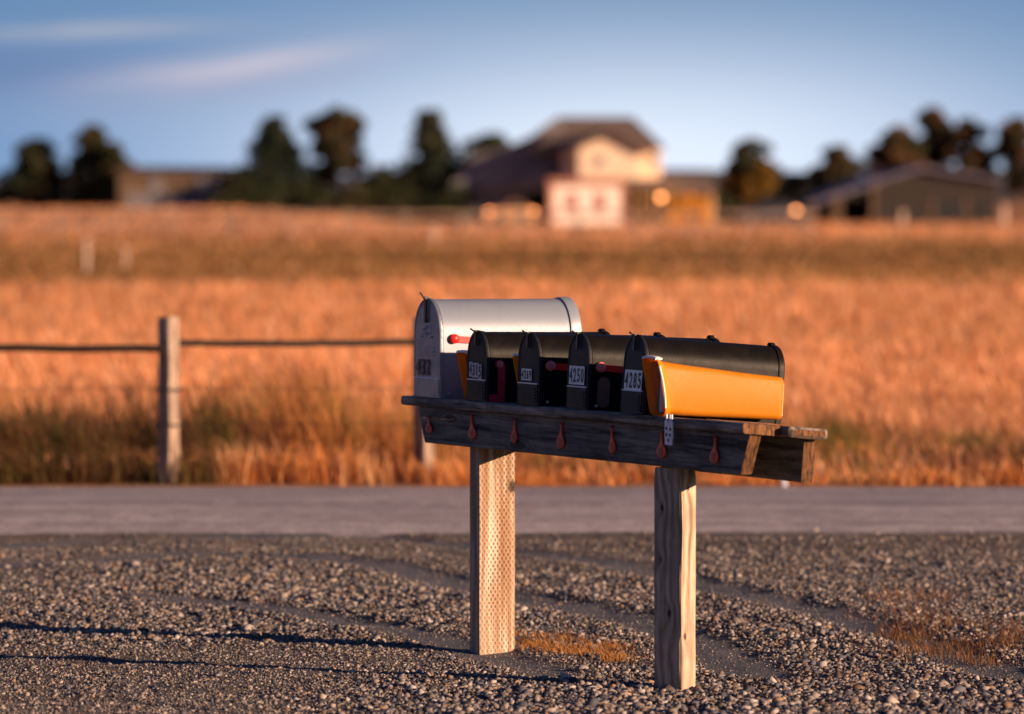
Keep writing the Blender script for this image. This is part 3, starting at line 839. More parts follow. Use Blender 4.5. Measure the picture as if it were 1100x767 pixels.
def mailbox(s, d, z, wd, ht, ln, mats, tl, label, number, style):
    """origin at bottom centre of the door; local x right, y into the box, z up"""
    root = empty('mailbox', W(s, d, z), SH)
    root.rotation_euler = (-tl, 0, SH)
    tag(root, label, 'mailbox', 'mailboxes standing in a row on the timber shelf')
    big = ht > .3
    st = ht - wd * (.52 if not big else .56)
    th = .0016
    body_m, door_m = mats
    mb = MB()
    o_, i_ = arch(wd, ht, st), arch(wd - 2 * th, ht - th, st)
    # shell: outer skin, with rolled front and rear beads, and a closed floor
    prof = [(.006, 0), (.012, .0), (.014, .003), (.020, .003), (.022, 0), (ln - .020, 0), (ln - .018, .0), (ln - .010, 0)]
    rings = [[(x, yy, zz) for x, zz in arch(wd, ht, st, grow=g)] for yy, g in prof]
    for i in range(len(rings)): rings[i] = rings[i]
    mb.loft(rings, cap=True)
    # inner lip so the edge reads as sheet metal
    body = mb.build('body', body_m, root, smooth=True)
    # rear cap with a wide flange
    mb = MB()
    g = .0035 if not big else .006
    capw = .020 if not big else .040
    rr = [(ln - capw, .0006), (ln - capw, g), (ln - .003, g + .001), (ln, g), (ln + .0015, g * .4), (ln + .002, -.004), (ln - .001, -.012)]
    mb.loft([[(x, yy, zz) for x, zz in arch(wd, ht, st, grow=gg)] for yy, gg in rr], cap=True)
    mb.build('rear_cap', body_m, root, smooth=True)
    # door: dished panel with a turned edge that laps over the body
    mb = MB()
    rr = [(.011, .0045), (.0015, .0050), (-.0005, .004), (-.001, .001), (.0012, -.004), (.0018, -.010), (.001, -.016), (.0008, -.02)]
    mb.loft([[(x, yy, zz) for x, zz in arch(wd, ht, st, grow=gg)] for yy, gg in rr], cap=True)
    # kick panel below the fold line, with pressed ribs
    fold = .072 if big else .078
    mb.box(-wd / 2 + .004, wd / 2 - .004, -.0046, .002, fold - .004, fold, 0, mi=1)
    mb.box(-wd / 2 + .006, wd / 2 - .006, -.0024, .002, .006, fold - .006)
    if not big:
        for q in range(5): mb.box(-wd / 2 + .020, wd / 2 - .020, -.0068, -.0018, .012 + q * .011, .0165 + q * .011)
    # pressed bands higher up
    if big:
        for q, zz in enumerate((.150, .164, .178)): mb.box(-wd * .30, wd * .30, -.0030, .001, zz, zz + .0035)
        for q in range(22):  # every other bump painted white for sparkles off the metal
            a = random.uniform(0, math.pi); rr_ = random.uniform(.01, .055)
            cx, cz = rr_ * math.cos(a) * 1.1, .215 + rr_ * math.sin(a) * 1.2
            k = random.uniform(.0022, .0048)
            mb.loft([[(cx - k, -.0005, cz - k), (cx + k, -.0005, cz - k), (cx + k * 1.2, -.0005, cz + k), (cx - k * .8, -.0005, cz + k)], [(cx - k * .2, -.0052, cz - k * .2), (cx + k * .2, -.0052, cz - k * .2), (cx + k * .2, -.0052, cz + k * .2), (cx - k * .2, -.0052, cz + k * .2)]], mi=q % 2)
    door = mb.build('door', [door_m, M['sticker'] if big else M['galv']], root, smooth=True, sharp=30)
    # latch: a spring strip on the door that hooks over a tab at the crown
    mb = MB(); lw = .007 if not big else .009
    ll = .050 if not big else .085
    mb.box(-lw, lw, -.010, -.003, ht - ll, ht + .002, .001)
    mb.box(-lw * .5, lw * .5, -.012, .004, ht + .002, ht + (.006 if not big else .010), .001)
    mb.tube([(0, -.006, ht - .004), (-.006, -.018, ht + (.006 if not big else .016)), (-.012, -.022, ht + (.010 if not big else .024))], .0032, 6)
    mb.build('latch', M['darksteel'], root)
    # knob of the rear cap
    mb = MB()
    mb.loft([[(.016 * math.cos(a) * k, ln - .012 + q, ht + .002 + .010 * math.sin(a) * k) for a in [math.pi * t / 6 for t in range(7)]] for q, k in ((-.016, .5), (-.010, 1), (.004, 1), (.008, .6))], cap=True)
    if not big: mb.build('rear_tab', body_m, root)
    # carriage bolts through the flange of the base
    for yy in (.035, ln * .5):
        b_ = MB(); b_.loft([[(wd / 2 + q, yy + .0055 * k * math.cos(t * math.pi / 5), .014 + .0055 * k * math.sin(t * math.pi / 5)) for t in range(10)] for q, k in ((-.001, 1), (.002, 1), (.0035, .5))])
        b_.build('bolt', M['bolt'], root, smooth=True)
    # flag on the near side
    sx = wd / 2
    fz = style['fz']; fy = style['fy']
    fm = style.get('fm', M['red'])
    fl = MB()
    if style['flag'] == 'down':            # lying back along the side
        fl.loft([[(sx + .006 + q, fy - .01 + a, fz + b_ - .0) for a, b_ in ((0, -.012), (.13, -.020), (.135, -.036), (.215, -.040), (.215, .004), (.13, .002), (0, .012))] for q in (0, .0022)])
        fo = fl.build('flag', fm, root)
        kb = MB(); kb.loft([[(sx + q, fy + rk * math.cos(t * math.pi / 8), fz + rk * math.sin(t * math.pi / 8)) for t in range(16)] for q, rk in ((-.001, .016), (.008, .018), (.014, .017), (.019, .011), (.021, .004))])
        kb.build('knob', style.get('km', M['pinkred']), fo, smooth=True)
    else:                                  # hanging straight down, blade turned to the front
        w2 = .026
        fl.loft([[(sx + .005 + q, fy + a, fz + b_) for a, b_ in ((-.012, .010), (.004, .016), (.020, .008), (.024, -.008), (.024, -.134), (-.034, -.134), (-.034, -.108), (-.002, -.104), (-.002, -.014), (-.012, -.008))] for q in (0, .004)])
        fo = fl.build('flag', fm, root)
        kb = MB(); kb.loft([[(sx + q, fy + .004 + rk * math.cos(t * math.pi / 8), fz + rk * math.sin(t * math.pi / 8)) for t in range(16)] for q, rk in ((.004, .012), (.011, .012), (.014, .006))])
        kb.build('knob', M['pinkred'], fo, smooth=True)
    # plate
    if style.get('plate'):
        mb = MB(); y0, y1, z0_, z1_ = style['plate']
        cxp, rx_ = (y0 + y1) / 2, (y1 - y0) / 2
        pts = [(cxp + rx_ * math.cos(t), (z1_ - rx_ if math.sin(t) >= 0 else z0_ + rx_) + rx_ * math.sin(t)) for t in [2 * math.pi * i / 24 + .01 for i in range(24)]]
        mb.loft([[(sx + q, a, b_) for a, b_ in pts] for q in (.0004, .003)])
        mb.build('oval_plate', M['rustplate'], root)
    # numbers
    if big:
        for q, chh in enumerate(number):
            text_mesh('numeral', chh, M['ink'], root, -.098 + q * .0435, -.098 + q * .0435 + .0385, .079, .138, -.0030, bold=.030, shear=.15)
    else:
        nx0, nx1, nz0, nz1 = style['num']
        k = len(number); sw = (nx1 - nx0) / k
        fd = style.get('faded')
        for q, chh in enumerate(number):
            x0 = nx0 + q * sw
            sb = MB(); dzq = style.get('jit', [0] * 4)[q]
            sb.box(x0 + .0004, x0 + sw - .0004, -.0034, -.0020, nz0 + dzq, nz1 + dzq)
            pl = sb.build('number_tile', M['stickerfaded'] if fd else M['sticker'], root)
            text_mesh('numeral', chh, M['ink'], pl, x0 + sw * .16, x0 + sw * .86, nz0 + (nz1 - nz0) * .12 + dzq, nz1 - (nz1 - nz0) * .12 + dzq, -.0040, bold=.022)
    return root

ZS = .002
mailbox(-.3155, -.07, top_z(-.3) + ZS, .233, .354, .560, (M['silver'], M['silverdoor']), R(.2),
        'large silver mailbox numbered 432 with a red flag, towering over the others', '432',
        dict(flag='down', fz=.214, fy=.055, fm=M['red'], km=M['red']))
mailbox(.135, -.07, top_z(.135) + ZS, .165, .246, .50, (M['black'], M['blackdoor']), R(.7),
        'black mailbox with a shade-darkened red flag hanging straight down, beside the silver one', '4315',
        dict(flag='up', fz=.133, fy=.044, fm=M['darkred'], num=(-.062, .046, .083, .135), faded=True, jit=[.003, 0, .001, -.004]))
mailbox(.577, -.07, top_z(.577) + ZS, .170, .248, .505, (M['black'], M['blackdoor']), R(1.4),
        'black mailbox numbered 4269 on a small white sticker, with red flag and pinkish knob', '4269',
        dict(flag='down', fz=.140, fy=.040, fm=M['red'], num=(-.052, .032, .086, .126)))
mailbox(.98, -.07, top_z(.98) + ZS, .160, .254, .510, (M['black'], M['blackdoor']), R(2.4),
        'black mailbox numbered 4250 with a rusty oval plate on its side', '4250',
        dict(flag='down', fz=.146, fy=.043, fm=M['red'], num=(-.064, .058, .083, .146), plate=(.036, .083, .010, .112)))
mailbox(1.41, -.07, top_z(1.41) + ZS, .160, .258, .515, (M['black'], M['blackdoor']), R(4.6),
        'black mailbox numbered 4285 at the near end, sagging backwards beside an orange tube', '4285',
        dict(flag='down', fz=.15, fy=.20, fm=M['red'], num=(-.062, .070, .076, .144)))


# ------------------------------------------------------------------ newspaper tubes
def rrect(cx, cz, wd, ht, r, n=5):
    pts = []
    for (sx, sz, a0) in ((1, 1, 0), (-1, 1, 90), (-1, -1, 180), (1, -1, 270)):
        for i in range(n + 1):
            a = R(a0 + 90 * i / n)
            pts.append((cx + sx * (wd / 2 - r) + r * math.cos(a), cz + sz * (ht / 2 - r) + r * math.sin(a)))
    return pts

def news_tube(s, d, z, tl, label, ln=.470):
    """origin under the mouth, left edge at x = 0"""
    root = empty('newspaper_tube', W(s, d, z), SH)
    root.rotation_euler = (-tl, 0, SH)
    tag(root, label, 'newspaper tube', 'orange newspaper tubes fixed beside the mailboxes')
    slant = lambda zz: .040 * (1 - zz / .185)
    def ring(y_, wd, ht, r, zc, sl=0.0, cx=.062, cut=0.0):
        out = []
        for x, zz in rrect(cx, zc, wd, ht, r):
            tz = (zz - (zc - ht / 2)) / ht
            x2 = x + (.010 * math.sin(tz * math.pi) * (1 if x > cx else .3)) - cut * (1 - tz)
            out.append((x2, y_ + sl * slant(zz), zz))
        return out
    t = .0035
    outer = [ring(.020, .104, .176, .026, .094, 1), ring(.05, .100, .172, .024, .093, .7), ring(.10, .098, .168, .022, .090, .2), ring(.20, .096, .160, .020, .086), ring(.33, .094, .150, .020, .081), ring(ln - .02, .092, .143, .018, .077), ring(ln - .004, .090, .141, .018, .076), ring(ln, .084, .134, .018, .075)]
    inner = [ring(.020, .104 - 2 * t, .176 - 2 * t, .023, .094, 1), ring(.05, .100 - 2 * t, .172 - 2 * t, .022, .093, .7), ring(.20, .096 - 2 * t, .160 - 2 * t, .018, .086), ring(ln - .02, .092 - 2 * t, .143 - 2 * t, .016, .077)]
    mb = MB(); mb.loft(outer, cap=False)
    n_ = len(outer[-1]); mb.add(outer[-1], [tuple(range(n_))])
    mb.build('shell', M['orange'], root, smooth=True, sharp=50)
    mb = MB(); mb.loft(inner, cap=False); mb.add(inner[-1], [tuple(range(n_))])
    mb.build('lining', M['inside'], root, smooth=True)
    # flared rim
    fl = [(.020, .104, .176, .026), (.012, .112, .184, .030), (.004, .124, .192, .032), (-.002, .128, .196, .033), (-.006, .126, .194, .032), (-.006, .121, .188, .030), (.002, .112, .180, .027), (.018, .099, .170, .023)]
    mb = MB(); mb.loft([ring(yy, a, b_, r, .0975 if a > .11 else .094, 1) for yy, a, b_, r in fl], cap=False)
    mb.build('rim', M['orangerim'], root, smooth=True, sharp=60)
    # white strip added as the sun highlight along the top of the mouth
    mb = MB(); rgs = []
    for i in range(9):
        x = .010 + i * .104 / 8
        zc = .1955 - .005 * abs(i - 4) / 4 ** 1.0 * (1 if i in (0, 8) else .25)
        rgs.append([(x, -.010, zc - .006), (x, -.009, zc + .0015), (x, .004, zc + .003), (x, .016, zc + .0005), (x, .014, zc - .004)])
    mb.loft(rgs); mb.build('lip', M['whiterim'], root, smooth=True, sharp=40)
    # white strips added as sun highlights: near side of the mouth and the rear corner
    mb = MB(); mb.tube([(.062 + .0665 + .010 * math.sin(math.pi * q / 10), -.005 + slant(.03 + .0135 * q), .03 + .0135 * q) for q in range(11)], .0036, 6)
    mb.build('edge_highlight', M['whiterim'], root, smooth=True)
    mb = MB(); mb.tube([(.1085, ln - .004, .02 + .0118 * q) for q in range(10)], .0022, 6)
    mb.build('edge_highlight', M['whiterim'], root, smooth=True)
    # moulded rib along the side, near the top
    mb = MB(); mb.tube([(.1125 - .003 * q, .06 + q * .37, .152 - .026 * q) for q in (0, .25, .5, .75, 1)], .0022, 6)
    mb.build('side_rib', M['orangerim'], root, smooth=True)
    return root

tC = news_tube(1.492, -.075, top_z(1.5) - .001, R(3.2), 'orange newspaper tube nearest the shelf end, whole side catching the sun')
mb = MB(); mb.loft([[(x, y_, z_) for x, z_ in pts] for y_, pts in ((.045, rrect(.058, .088, .026, .15, .010)), (.36, rrect(.060, .075, .020, .12, .009)))])  # pale slab added for light shining through the tube's far wall
pp = mb.build('light_streak_slab', M['tubestreak']); pp.location = tC.location; pp.rotation_euler = tC.rotation_euler
tag(pp, 'pale slab added for the light streak inside the nearest orange newspaper tube', 'light streak')
news_tube(-.082, -.052, top_z(0) - .019, R(.5), 'orange newspaper tube squeezed between the silver mailbox and the crimson-flagged black one')
news_tube(.359, -.030, top_z(.4) - .020, R(1.2), 'orange newspaper tube with a white sun highlight laid on its lip, squeezed against the far side of mailbox 4269')

# ------------------------------------------------------------------ roadside fence
fence = empty('roadside_fence', (-1.947, 28.42, 0))
tag(fence, 'low fence of weathered square posts and one thin rail across the road', 'fence')
def fpost(px, Yv, h=.94, sz=.094, rot=37, seed=0):
    Xv = (px - 550) / FPX * Yv; a = R(rot)
    n0 = Vector((Xv, Yv)) - Vector((0, .06))
    u = Vector((-math.cos(a), math.sin(a))); v = Vector((math.sin(a), math.cos(a)))
    cs = [n0, n0 + v * sz, n0 + v * sz + u * sz, n0 + u * sz]
    o_ = Vector((fence.location.x, fence.location.y))
    return post_loft('post', [tuple(c - o_) for c in cs], -.3, h, [M['fencepost'], M['fencepost']], fence, ch=.012, seed=seed, wav=.004)
fpost(182.5, 28.45, seed=11); fpost(457, 28.70, h=.93, seed=12); fpost(-92, 28.6, h=.92, seed=13)
def frel(px, Yv, z): return ((px - 550) / FPX * Yv - fence.location.x, Yv - fence.location.y, z)
mb = MB(); mb.tube([frel(190 + q * 26.0, 28.50 + q * .02, .790 - .006 * math.sin(q * .32) + .002 * math.sin(q * 2.3)) for q in range(11)], .019, 8)
mb.build('rail', M['rail'], fence, smooth=True)
mb = MB(); mb.tube([frel(174 - q * 26.0, 28.40 + q * .02, .760 + .003 * math.sin(q * 1.3)) for q in range(11)], .022, 8)
mb.build('rail', M['rail'], fence, smooth=True)
for zz in (.53, .33):
    mb = MB(); mb.tube([frel(-92 + q * 55, 28.55, zz + .004 * math.sin(q * 2.1)) for q in range(11)], .0022, 5)
    mb.build('wire', M['darksteel'], fence)
    mb = MB(); a = R(37)
    cx, cy, _ = frel(182.5, 28.45, 0)
    pts = [(cx - .012 + .078 * math.cos(t), cy - .0 + .078 * math.sin(t), zz + .006 * math.sin(t * 3)) for t in [2 * math.pi * i / 24 for i in range(25)]]
    mb.tube(pts, .0045, 5); mb.build('wire_wrap', M['darksteel'], fence)

mb = MB(); Yv = 27.98; Xv = (843.5 - 550) / FPX * Yv
mb.box(-.013, .013, -.006, .006, -.1, .22, .002)
st = mb.build('metal_stake', M['galv']); st.location = (Xv, Yv, 0)
tag(st, 'small grey metal stake at the road edge just under the right end of the shelf', 'stake')

# ------------------------------------------------------------------ the farm in the distance
M['roof'] = paint('dark_shingle_roof', (.15, .105, .085), .9, .6, (.22, .13, .09), scale=.8, bump=.1)
M['slate'] = paint('grey_violet_metal_roof', (.15, .135, .19), .6, .5, (.09, .08, .11), scale=.5)
M['cream'] = paint('warm_cream_siding', (.88, .66, .48), .8, .35, (.80, .56, .38), scale=.6, bump=0)
M['shade'] = paint('slate_blue_siding', (.19, .18, .195), .85, .4, (.13, .12, .125), scale=.6, bump=0)
M['white'] = paint('white_shed_siding', (.92, .82, .74), .7, .2, (.85, .66, .55), scale=1.2, bump=0)
M['trimpink'] = paint('terracotta_trim', (.62, .25, .15), .7, .3, (.45, .2, .12), scale=1.5, bump=0)
M['brownwall'] = paint('brown_barn_boards', (.032, .023, .020), .9, .4, (.055, .036, .030), scale=.8)
M['tanwall'] = paint('dusty_tan_boards', (.15, .095, .060), .9, .5, (.10, .065, .05), scale=.5)
M['dark'] = paint('dark_opening', (.010, .011, .014), .7, .1, bump=0)
M['glass'] = paint('window_glass', (.03, .035, .045), .12, .1, bump=0)
M['redwin'] = paint('dull_red_shutter', (.42, .12, .10), .6, .2, bump=0)
M['ochre'] = paint('ochre_porch_boards', (.80, .36, .05), .8, .3, (.6, .25, .04), scale=1.5, bump=0)
M['carpaint'] = paint('tan_car_paint', (.90, .52, .26), .35, .3, coat=.6, scale=2, bump=0)
M['tyre'] = paint('rubber', (.015, .015, .016), .8, .2, bump=0)
M['bluecar'] = paint('blue_grey_car_paint', (.06, .075, .11), .4, .2, coat=.5, scale=2, bump=0)
M['bark'] = paint('reddish_pine_bark', (.14, .065, .04), .95, .6, (.05, .03, .022), scale=3)
m_, n_, b_ = material('emissive_sun_glint'); b_.inputs['Base Color'].default_value = (1, .5, .2, 1)
b_.inputs['Emission Color'].default_value = (1.0, .36, .12, 1); b_.inputs['Emission Strength'].default_value = 3.6  # glow added to stand for sun reflections on windows and cars
M['glint'] = m_

def PX(px, Yv): return (px - 550) / FPX * Yv
def PZ(py, Yv): return EYE - (py - 215) / FPX * Yv

def prism_y(pts, y0, y1): return [[(x, y0, z) for x, z in pts], [(x, y1, z) for x, z in pts]]

def window(parent, x0, x1, z0, z1, y, mat=None, frame=None):
    fr = MB(); t = .09
    fr.box(x0 - t, x1 + t, y - .06, y, z1, z1 + t); fr.box(x0 - t, x1 + t, y - .08, y, z0 - t, z0)
    fr.box(x0 - t, x0, y - .06, y, z0, z1); fr.box(x1, x1 + t, y - .06, y, z0, z1); fr.box((x0 + x1) / 2 - .025, (x0 + x1) / 2 + .025, y - .05, y, z0, z1)
    f = fr.build('window', frame or M['white'], parent)
    MB().box(x0, x1, y - .03, y - .005, z0, z1).build('pane', mat or M['glass'], f)

# main house -------------------------------------------------------
HY = 345.0
def hx_(px): return PX(px, HY)
house = empty('farmhouse', (hx_(640), HY, 0))
tag(house, 'two storey farmhouse with big dark roof and sunlit cream gable behind the field', 'house')
ox = house.location.x
def lx(px): return hx_(px) - ox
def lz(py): return PZ(py, HY)
zr, ze = lz(124.5), lz(158)
MB().box(lx(604), lx(710), 0, 9, 0, ze).build('wall', M['cream'], house)
mb = MB()   # hipped main roof
a0, a1 = lx(592), lx(715); r0, r1 = lx(599), lx(681)
mb.add([(a0 - 1.2, -.5, ze - .1), (a1, -.5, ze - .1), (a1, 9.5, ze - .1), (a0 - 1.2, 9.5, ze - .1), (r0, 4.4, zr), (r1, 4.4, zr)],
       [(0, 1, 5, 4), (1, 2, 5), (2, 3, 4, 5), (3, 0, 4), (0, 3, 2, 1)])
roof = mb.build('roof', M['roof'], house)
# front gable
g0, g1, ga = lx(618), lx(692), lx(655)
zg = lz(143)
MB().loft(prism_y([(g0 + .3, lz(193)), (g1 - .3, lz(193)), (g1 - .3, ze - .1), (ga, zg - .25), (g0 + .3, ze - .1)], -2.0, .2)).build('gable_wall', M['cream'], house)
MB().loft(prism_y([(g0 - .3, ze - .45), (ga, zg), (g1 + .3, ze - .45), (g1 + .3, ze - .15), (ga, zg + .30), (g0 - .3, ze - .15)], -2.6, 3.2)).build('gable_roof', M['roof'], house)
window(house, ga - 1.0, ga - .4, lz(178), lz(168), -2.0); window(house, lx(698), lx(706), lz(178), lz(166), 0)
# long dark wing that drops away to the left
zl = lz(200)
MB().box(lx(486), lx(603), 3, 12, 0, zl - .2).build('garage_wall', M['shade'], house)
mb = MB()
mb.loft(prism_y([(lx(480), zl - .25), (lx(508), lz(166)), (lx(536), lz(160)), (lx(568), lz(147)), (lx(598), zr - .1), (lx(604), zr - .3), (lx(604), zl)], 2.2, 12.6))
mb.build('wing_roof', M['shade'], house)
MB().box(lx(552), lx(566), 2.9, 3.1, 0, 1.5).build('garage_door', M['dark'], house)
MB().loft(prism_y([(lx(560), zl + .1), (lx(598), zl + .1), (lx(598), lz(188)), (lx(579), lz(176)), (lx(560), lz(188))], 1.2, 3)).build('dormer', M['shade'], house)
# open porch under the gable, right of the shed
MB().box(lx(672), lx(715), -.06, -.004, 0, lz(196)).build('porch_shade', M['dark'], house)  # dark panel painting the shade under the porch roof
MB().loft([[(lx(668), -3.2, lz(203)), (lx(668), -3.2, lz(201)), (lx(668), -.01, lz(192)), (lx(668), -.01, lz(195))], [(lx(718), -3.2, lz(203)), (lx(718), -3.2, lz(201)), (lx(718), -.01, lz(192)), (lx(718), -.01, lz(195))]]).build('porch_roof', M['roof'], house)
for p in (670, 686, 701, 716): MB().box(lx(p) - .08, lx(p) + .08, -3.05, -2.89, 0, lz(203)).build('porch_post', M['ochre'], house)
# right single storey wing and porch
zp = lz(205)
MB().box(lx(712), lx(768), 4.5, 9, 0, zp).build('wing_wall', M['ochre'], house)
MB().loft([[(lx(690), 1.0, zp - .2), (lx(690), 1.0, zp + .05), (lx(690), 6.5, lz(187)), (lx(690), 9.5, zp)], [(lx(772), 1.0, zp - .2), (lx(772), 1.0, zp + .05), (lx(766), 6.5, lz(187)), (lx(772), 9.5, zp)]]).build('porch_roof', M['roof'], house)
MB().box(lx(700), lx(764), 4.38, 4.48, .3, zp - .1).build('porch_shade', M['dark'], house)  # dark sheet standing for the shade inside this porch
for p in (676, 694, 718, 742, 766): MB().box(lx(p) - .09, lx(p) + .09, 1.2, 1.38, 0, zp - .15).build('porch_post', M['cream'], house)
MB().box(lx(718), lx(766), 1.15, 1.28, .15, 1.0).build('porch_rail', M['ochre'], house)

# small white shed ------------------------------------------------
SY = 329.0
shed = empty('garden_shed', (PX(631, SY), SY, 0))
tag(shed, 'small boxy white shed with two reddish windows in front of the farmhouse', 'shed')
w2 = (PX(672, SY) - PX(590, SY)) / 2; sh = PZ(195, SY)
MB().box(-w2 + .25, w2 - .25, 0, 4, 0, sh - .15).build('wall', M['white'], shed)
MB().loft([[(-w2 - .1, -.35, sh - .15), (w2 + .1, -.35, sh - .15), (w2 + .1, 4.3, sh - .15), (-w2 - .1, 4.3, sh - .15)], [(-w2 - .1, -.35, sh + .02), (w2 + .1, -.35, sh + .02), (w2 + .1, 4.3, sh + .25), (-w2 - .1, 4.3, sh + .25)]]).build('roof', M['trimpink'], shed)
for s_ in (-1, 1): MB().box(s_ * (w2 - .14) - .14, s_ * (w2 - .14) + .14, -.05, .1, 0, sh - .15).build('corner_board', M['trimpink'], shed)
for cx in (-.95, .85): window(shed, cx - .38, cx + .38, .95, 2.05, 0, M['redwin'])
pole = MB(); pole.tube([(0, 0, 0), (0, 0, 2.5), (0, 0, PZ(158, 333))], [.13, .11, .07], 10)
po = pole.build('flagpole', M['palewood']); po.location = (PX(622, 333.5), 334.5, 0)
tag(po, 'pale bare pole rising behind the white shed', 'pole')

# barn on the right -----------------------------------------------
BY = 344.0
barn = empty('barn', (PX(985, BY), BY, 0)); bo = barn.location.x
tag(barn, 'long dark brown barn with grey violet roof and open lean-to bays', 'barn')
def bx_(p): return PX(p, BY) - bo
def bz(p): return PZ(p, BY)
MB().loft(prism_y([(bx_(941), 0), (bx_(1071), 0), (bx_(1071), bz(193)), (bx_(990), bz(181)), (bx_(941), bz(197))], 0, 14)).build('wall', M['brownwall'], barn)
MB().loft(prism_y([(bx_(934), bz(199)), (bx_(990), bz(182)), (bx_(1078), bz(195)), (bx_(1078), bz(192)), (bx_(990), bz(178)), (bx_(934), bz(195.5))], -.7, 14.6)).build('roof', M['slate'], barn)
MB().loft([[(bx_(866), -.4, bz(222)), (bx_(866), -.4, bz(219)), (bx_(958), -.4, bz(187)), (bx_(942), -.4, bz(199))], [(bx_(866), 13, bz(222)), (bx_(866), 13, bz(216)), (bx_(958), 13, bz(182)), (bx_(942), 13, bz(199))]]).build('lean_to_roof', M['slate'], barn)
MB().box(bx_(872), bx_(940), 11, 11.2, 0, bz(214)).build('back_wall', M['dark'], barn)
for p in (874, 896, 902, 938): MB().box(bx_(p) - .14, bx_(p) + .14, -.2, .1, 0, bz(221) + (p - 866) * .028).build('post', M['tanwall'], barn)
MB().box(bx_(1003), bx_(1036), -.06, -.003, 0, bz(216)).build('door', M['dark'], barn)
MB().box(bx_(1048), bx_(1062), -.06, -.003, 0, bz(219)).build('door', M['dark'], barn)
for p in (1001, 1038): MB().box(bx_(p) - .12, bx_(p) + .12, -.1, -.003, 0, bz(213)).build('door_frame', M['tanwall'], barn)

# long low farm building on the left --------------------------------
LY = 352.0
low = empty('farm_building', (PX(195, LY), LY, .9)); lo = low.location.x
tag(low, 'long low tan farm building with dark blue openings beyond the left field', 'building')
def lx2(p): return PX(p, LY) - lo
def lz2(p): return PZ(p, LY) - .9
MB().box(lx2(128), lx2(262), 0, 8, -.5, lz2(184)).build('wall', M['tanwall'], low)
MB().loft([[(lx2(124), -.5, lz2(187)), (lx2(124), -.5, lz2(184.5)), (lx2(128), 4, lz2(178)), (lx2(124), 8.5, lz2(186))], [(lx2(264), -.5, lz2(187)), (lx2(264), -.5, lz2(184.5)), (lx2(260), 4, lz2(179)), (lx2(264), 8.5, lz2(186))]]).build('roof', M['tanwall'], low)
for a, b2 in ((162, 174), (210, 236)): MB().box(lx2(a), lx2(b2), -.08, -.003, -.3, lz2(188)).build('door', M['shade'], low)
MB().box(lx2(136), lx2(208), -.06, -.003, -.3, lz2(208)).build('plinth', M['shade'], low)

# cars --------------------------------------------------------------
def car(name, px, Yv, mat, label, ln=4.4, rz=0.0, glints=True):
    r_ = empty(name, (PX(px, Yv), Yv, .0), rz)
    tag(r_, label, 'car')
    h = ln / 2
    side = [(-h, .35), (-h, .75), (-h + .15, .95), (-h + 1.1, 1.02), (-h + 1.65, 1.48), (h - 1.1, 1.50), (h - .35, 1.05), (h, .95), (h, .35)]
    MB().loft([[(x, -.86, z) for x, z in side], [(x * .99, -.90, z) for x, z in side], [(x * .99, .90, z) for x, z in side], [(x, .86, z) for x, z in side]]).build('body', mat, r_)
    MB().loft([[(x, y_, z) for x, z in ((-h + 1.22, 1.04), (-h + 1.70, 1.43), (h - 1.15, 1.45), (h - .6, 1.06))] for y_ in (-.92, .92)]).build('window', M['glass'], r_)
    for sx in (-1, 1):
        for sy in (-1, 1):
            mb = MB(); mb.loft([[(sx * (h - .85) + .33 * math.cos(t), sy * .80 + q, .33 + .33 * math.sin(t)) for t in [2 * math.pi * i / 18 for i in range(18)]] for q in (-.11, .11)])
            wh = mb.build('wheel', M['tyre'], r_)
            mb = MB(); mb.loft([[(sx * (h - .85) + .19 * math.cos(t), sy * .80 + q, .33 + .19 * math.sin(t)) for t in [2 * math.pi * i / 14 for i in range(14)]] for q in (-.125, .125)])
            mb.build('rim', M['bolt'], wh)
    if glints:
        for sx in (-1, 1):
            mb = MB(); mb.loft([[(sx * (h - .25) + .17 * math.cos(t), y_, .80 + .14 * math.sin(t)) for t in [2 * math.pi * i / 12 for i in range(12)]] for y_ in (-.97, -.88)])  # glowing discs added for sun glints on the car body
            mb.build('side_glint', M['glint'], r_)
    return r_
car('parked_car', 549, 326, M['carpaint'], 'tan car with two added glowing sun glints parked left of the white shed', ln=3.4)
car('parked_car', 828, 336, M['bluecar'], 'blue grey car parked between the yellowing tree and the barn', glints=False)

def glint_ball(px, py, Yv, label, base_h):  # post and glowing ball added in place of a sun reflection
    r_ = empty('sun_glint_ball', (PX(px, Yv), Yv, 0)); tag(r_, label, 'glint')
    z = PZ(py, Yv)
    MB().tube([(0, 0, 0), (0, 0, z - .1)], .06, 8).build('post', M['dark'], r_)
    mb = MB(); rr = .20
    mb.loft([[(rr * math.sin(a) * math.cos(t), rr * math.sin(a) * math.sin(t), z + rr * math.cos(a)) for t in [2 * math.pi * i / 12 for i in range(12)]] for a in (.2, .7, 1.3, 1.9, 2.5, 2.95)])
    mb.build('globe', M['glint'], r_, smooth=True)
glint_ball(710, 212, 341.0, 'warm glowing ball added for a sun glint under the farmhouse porch', 0)
glint_ball(855, 227, 330, 'glowing orange ball added for a sun glint low beside the barn lean-to', 0)

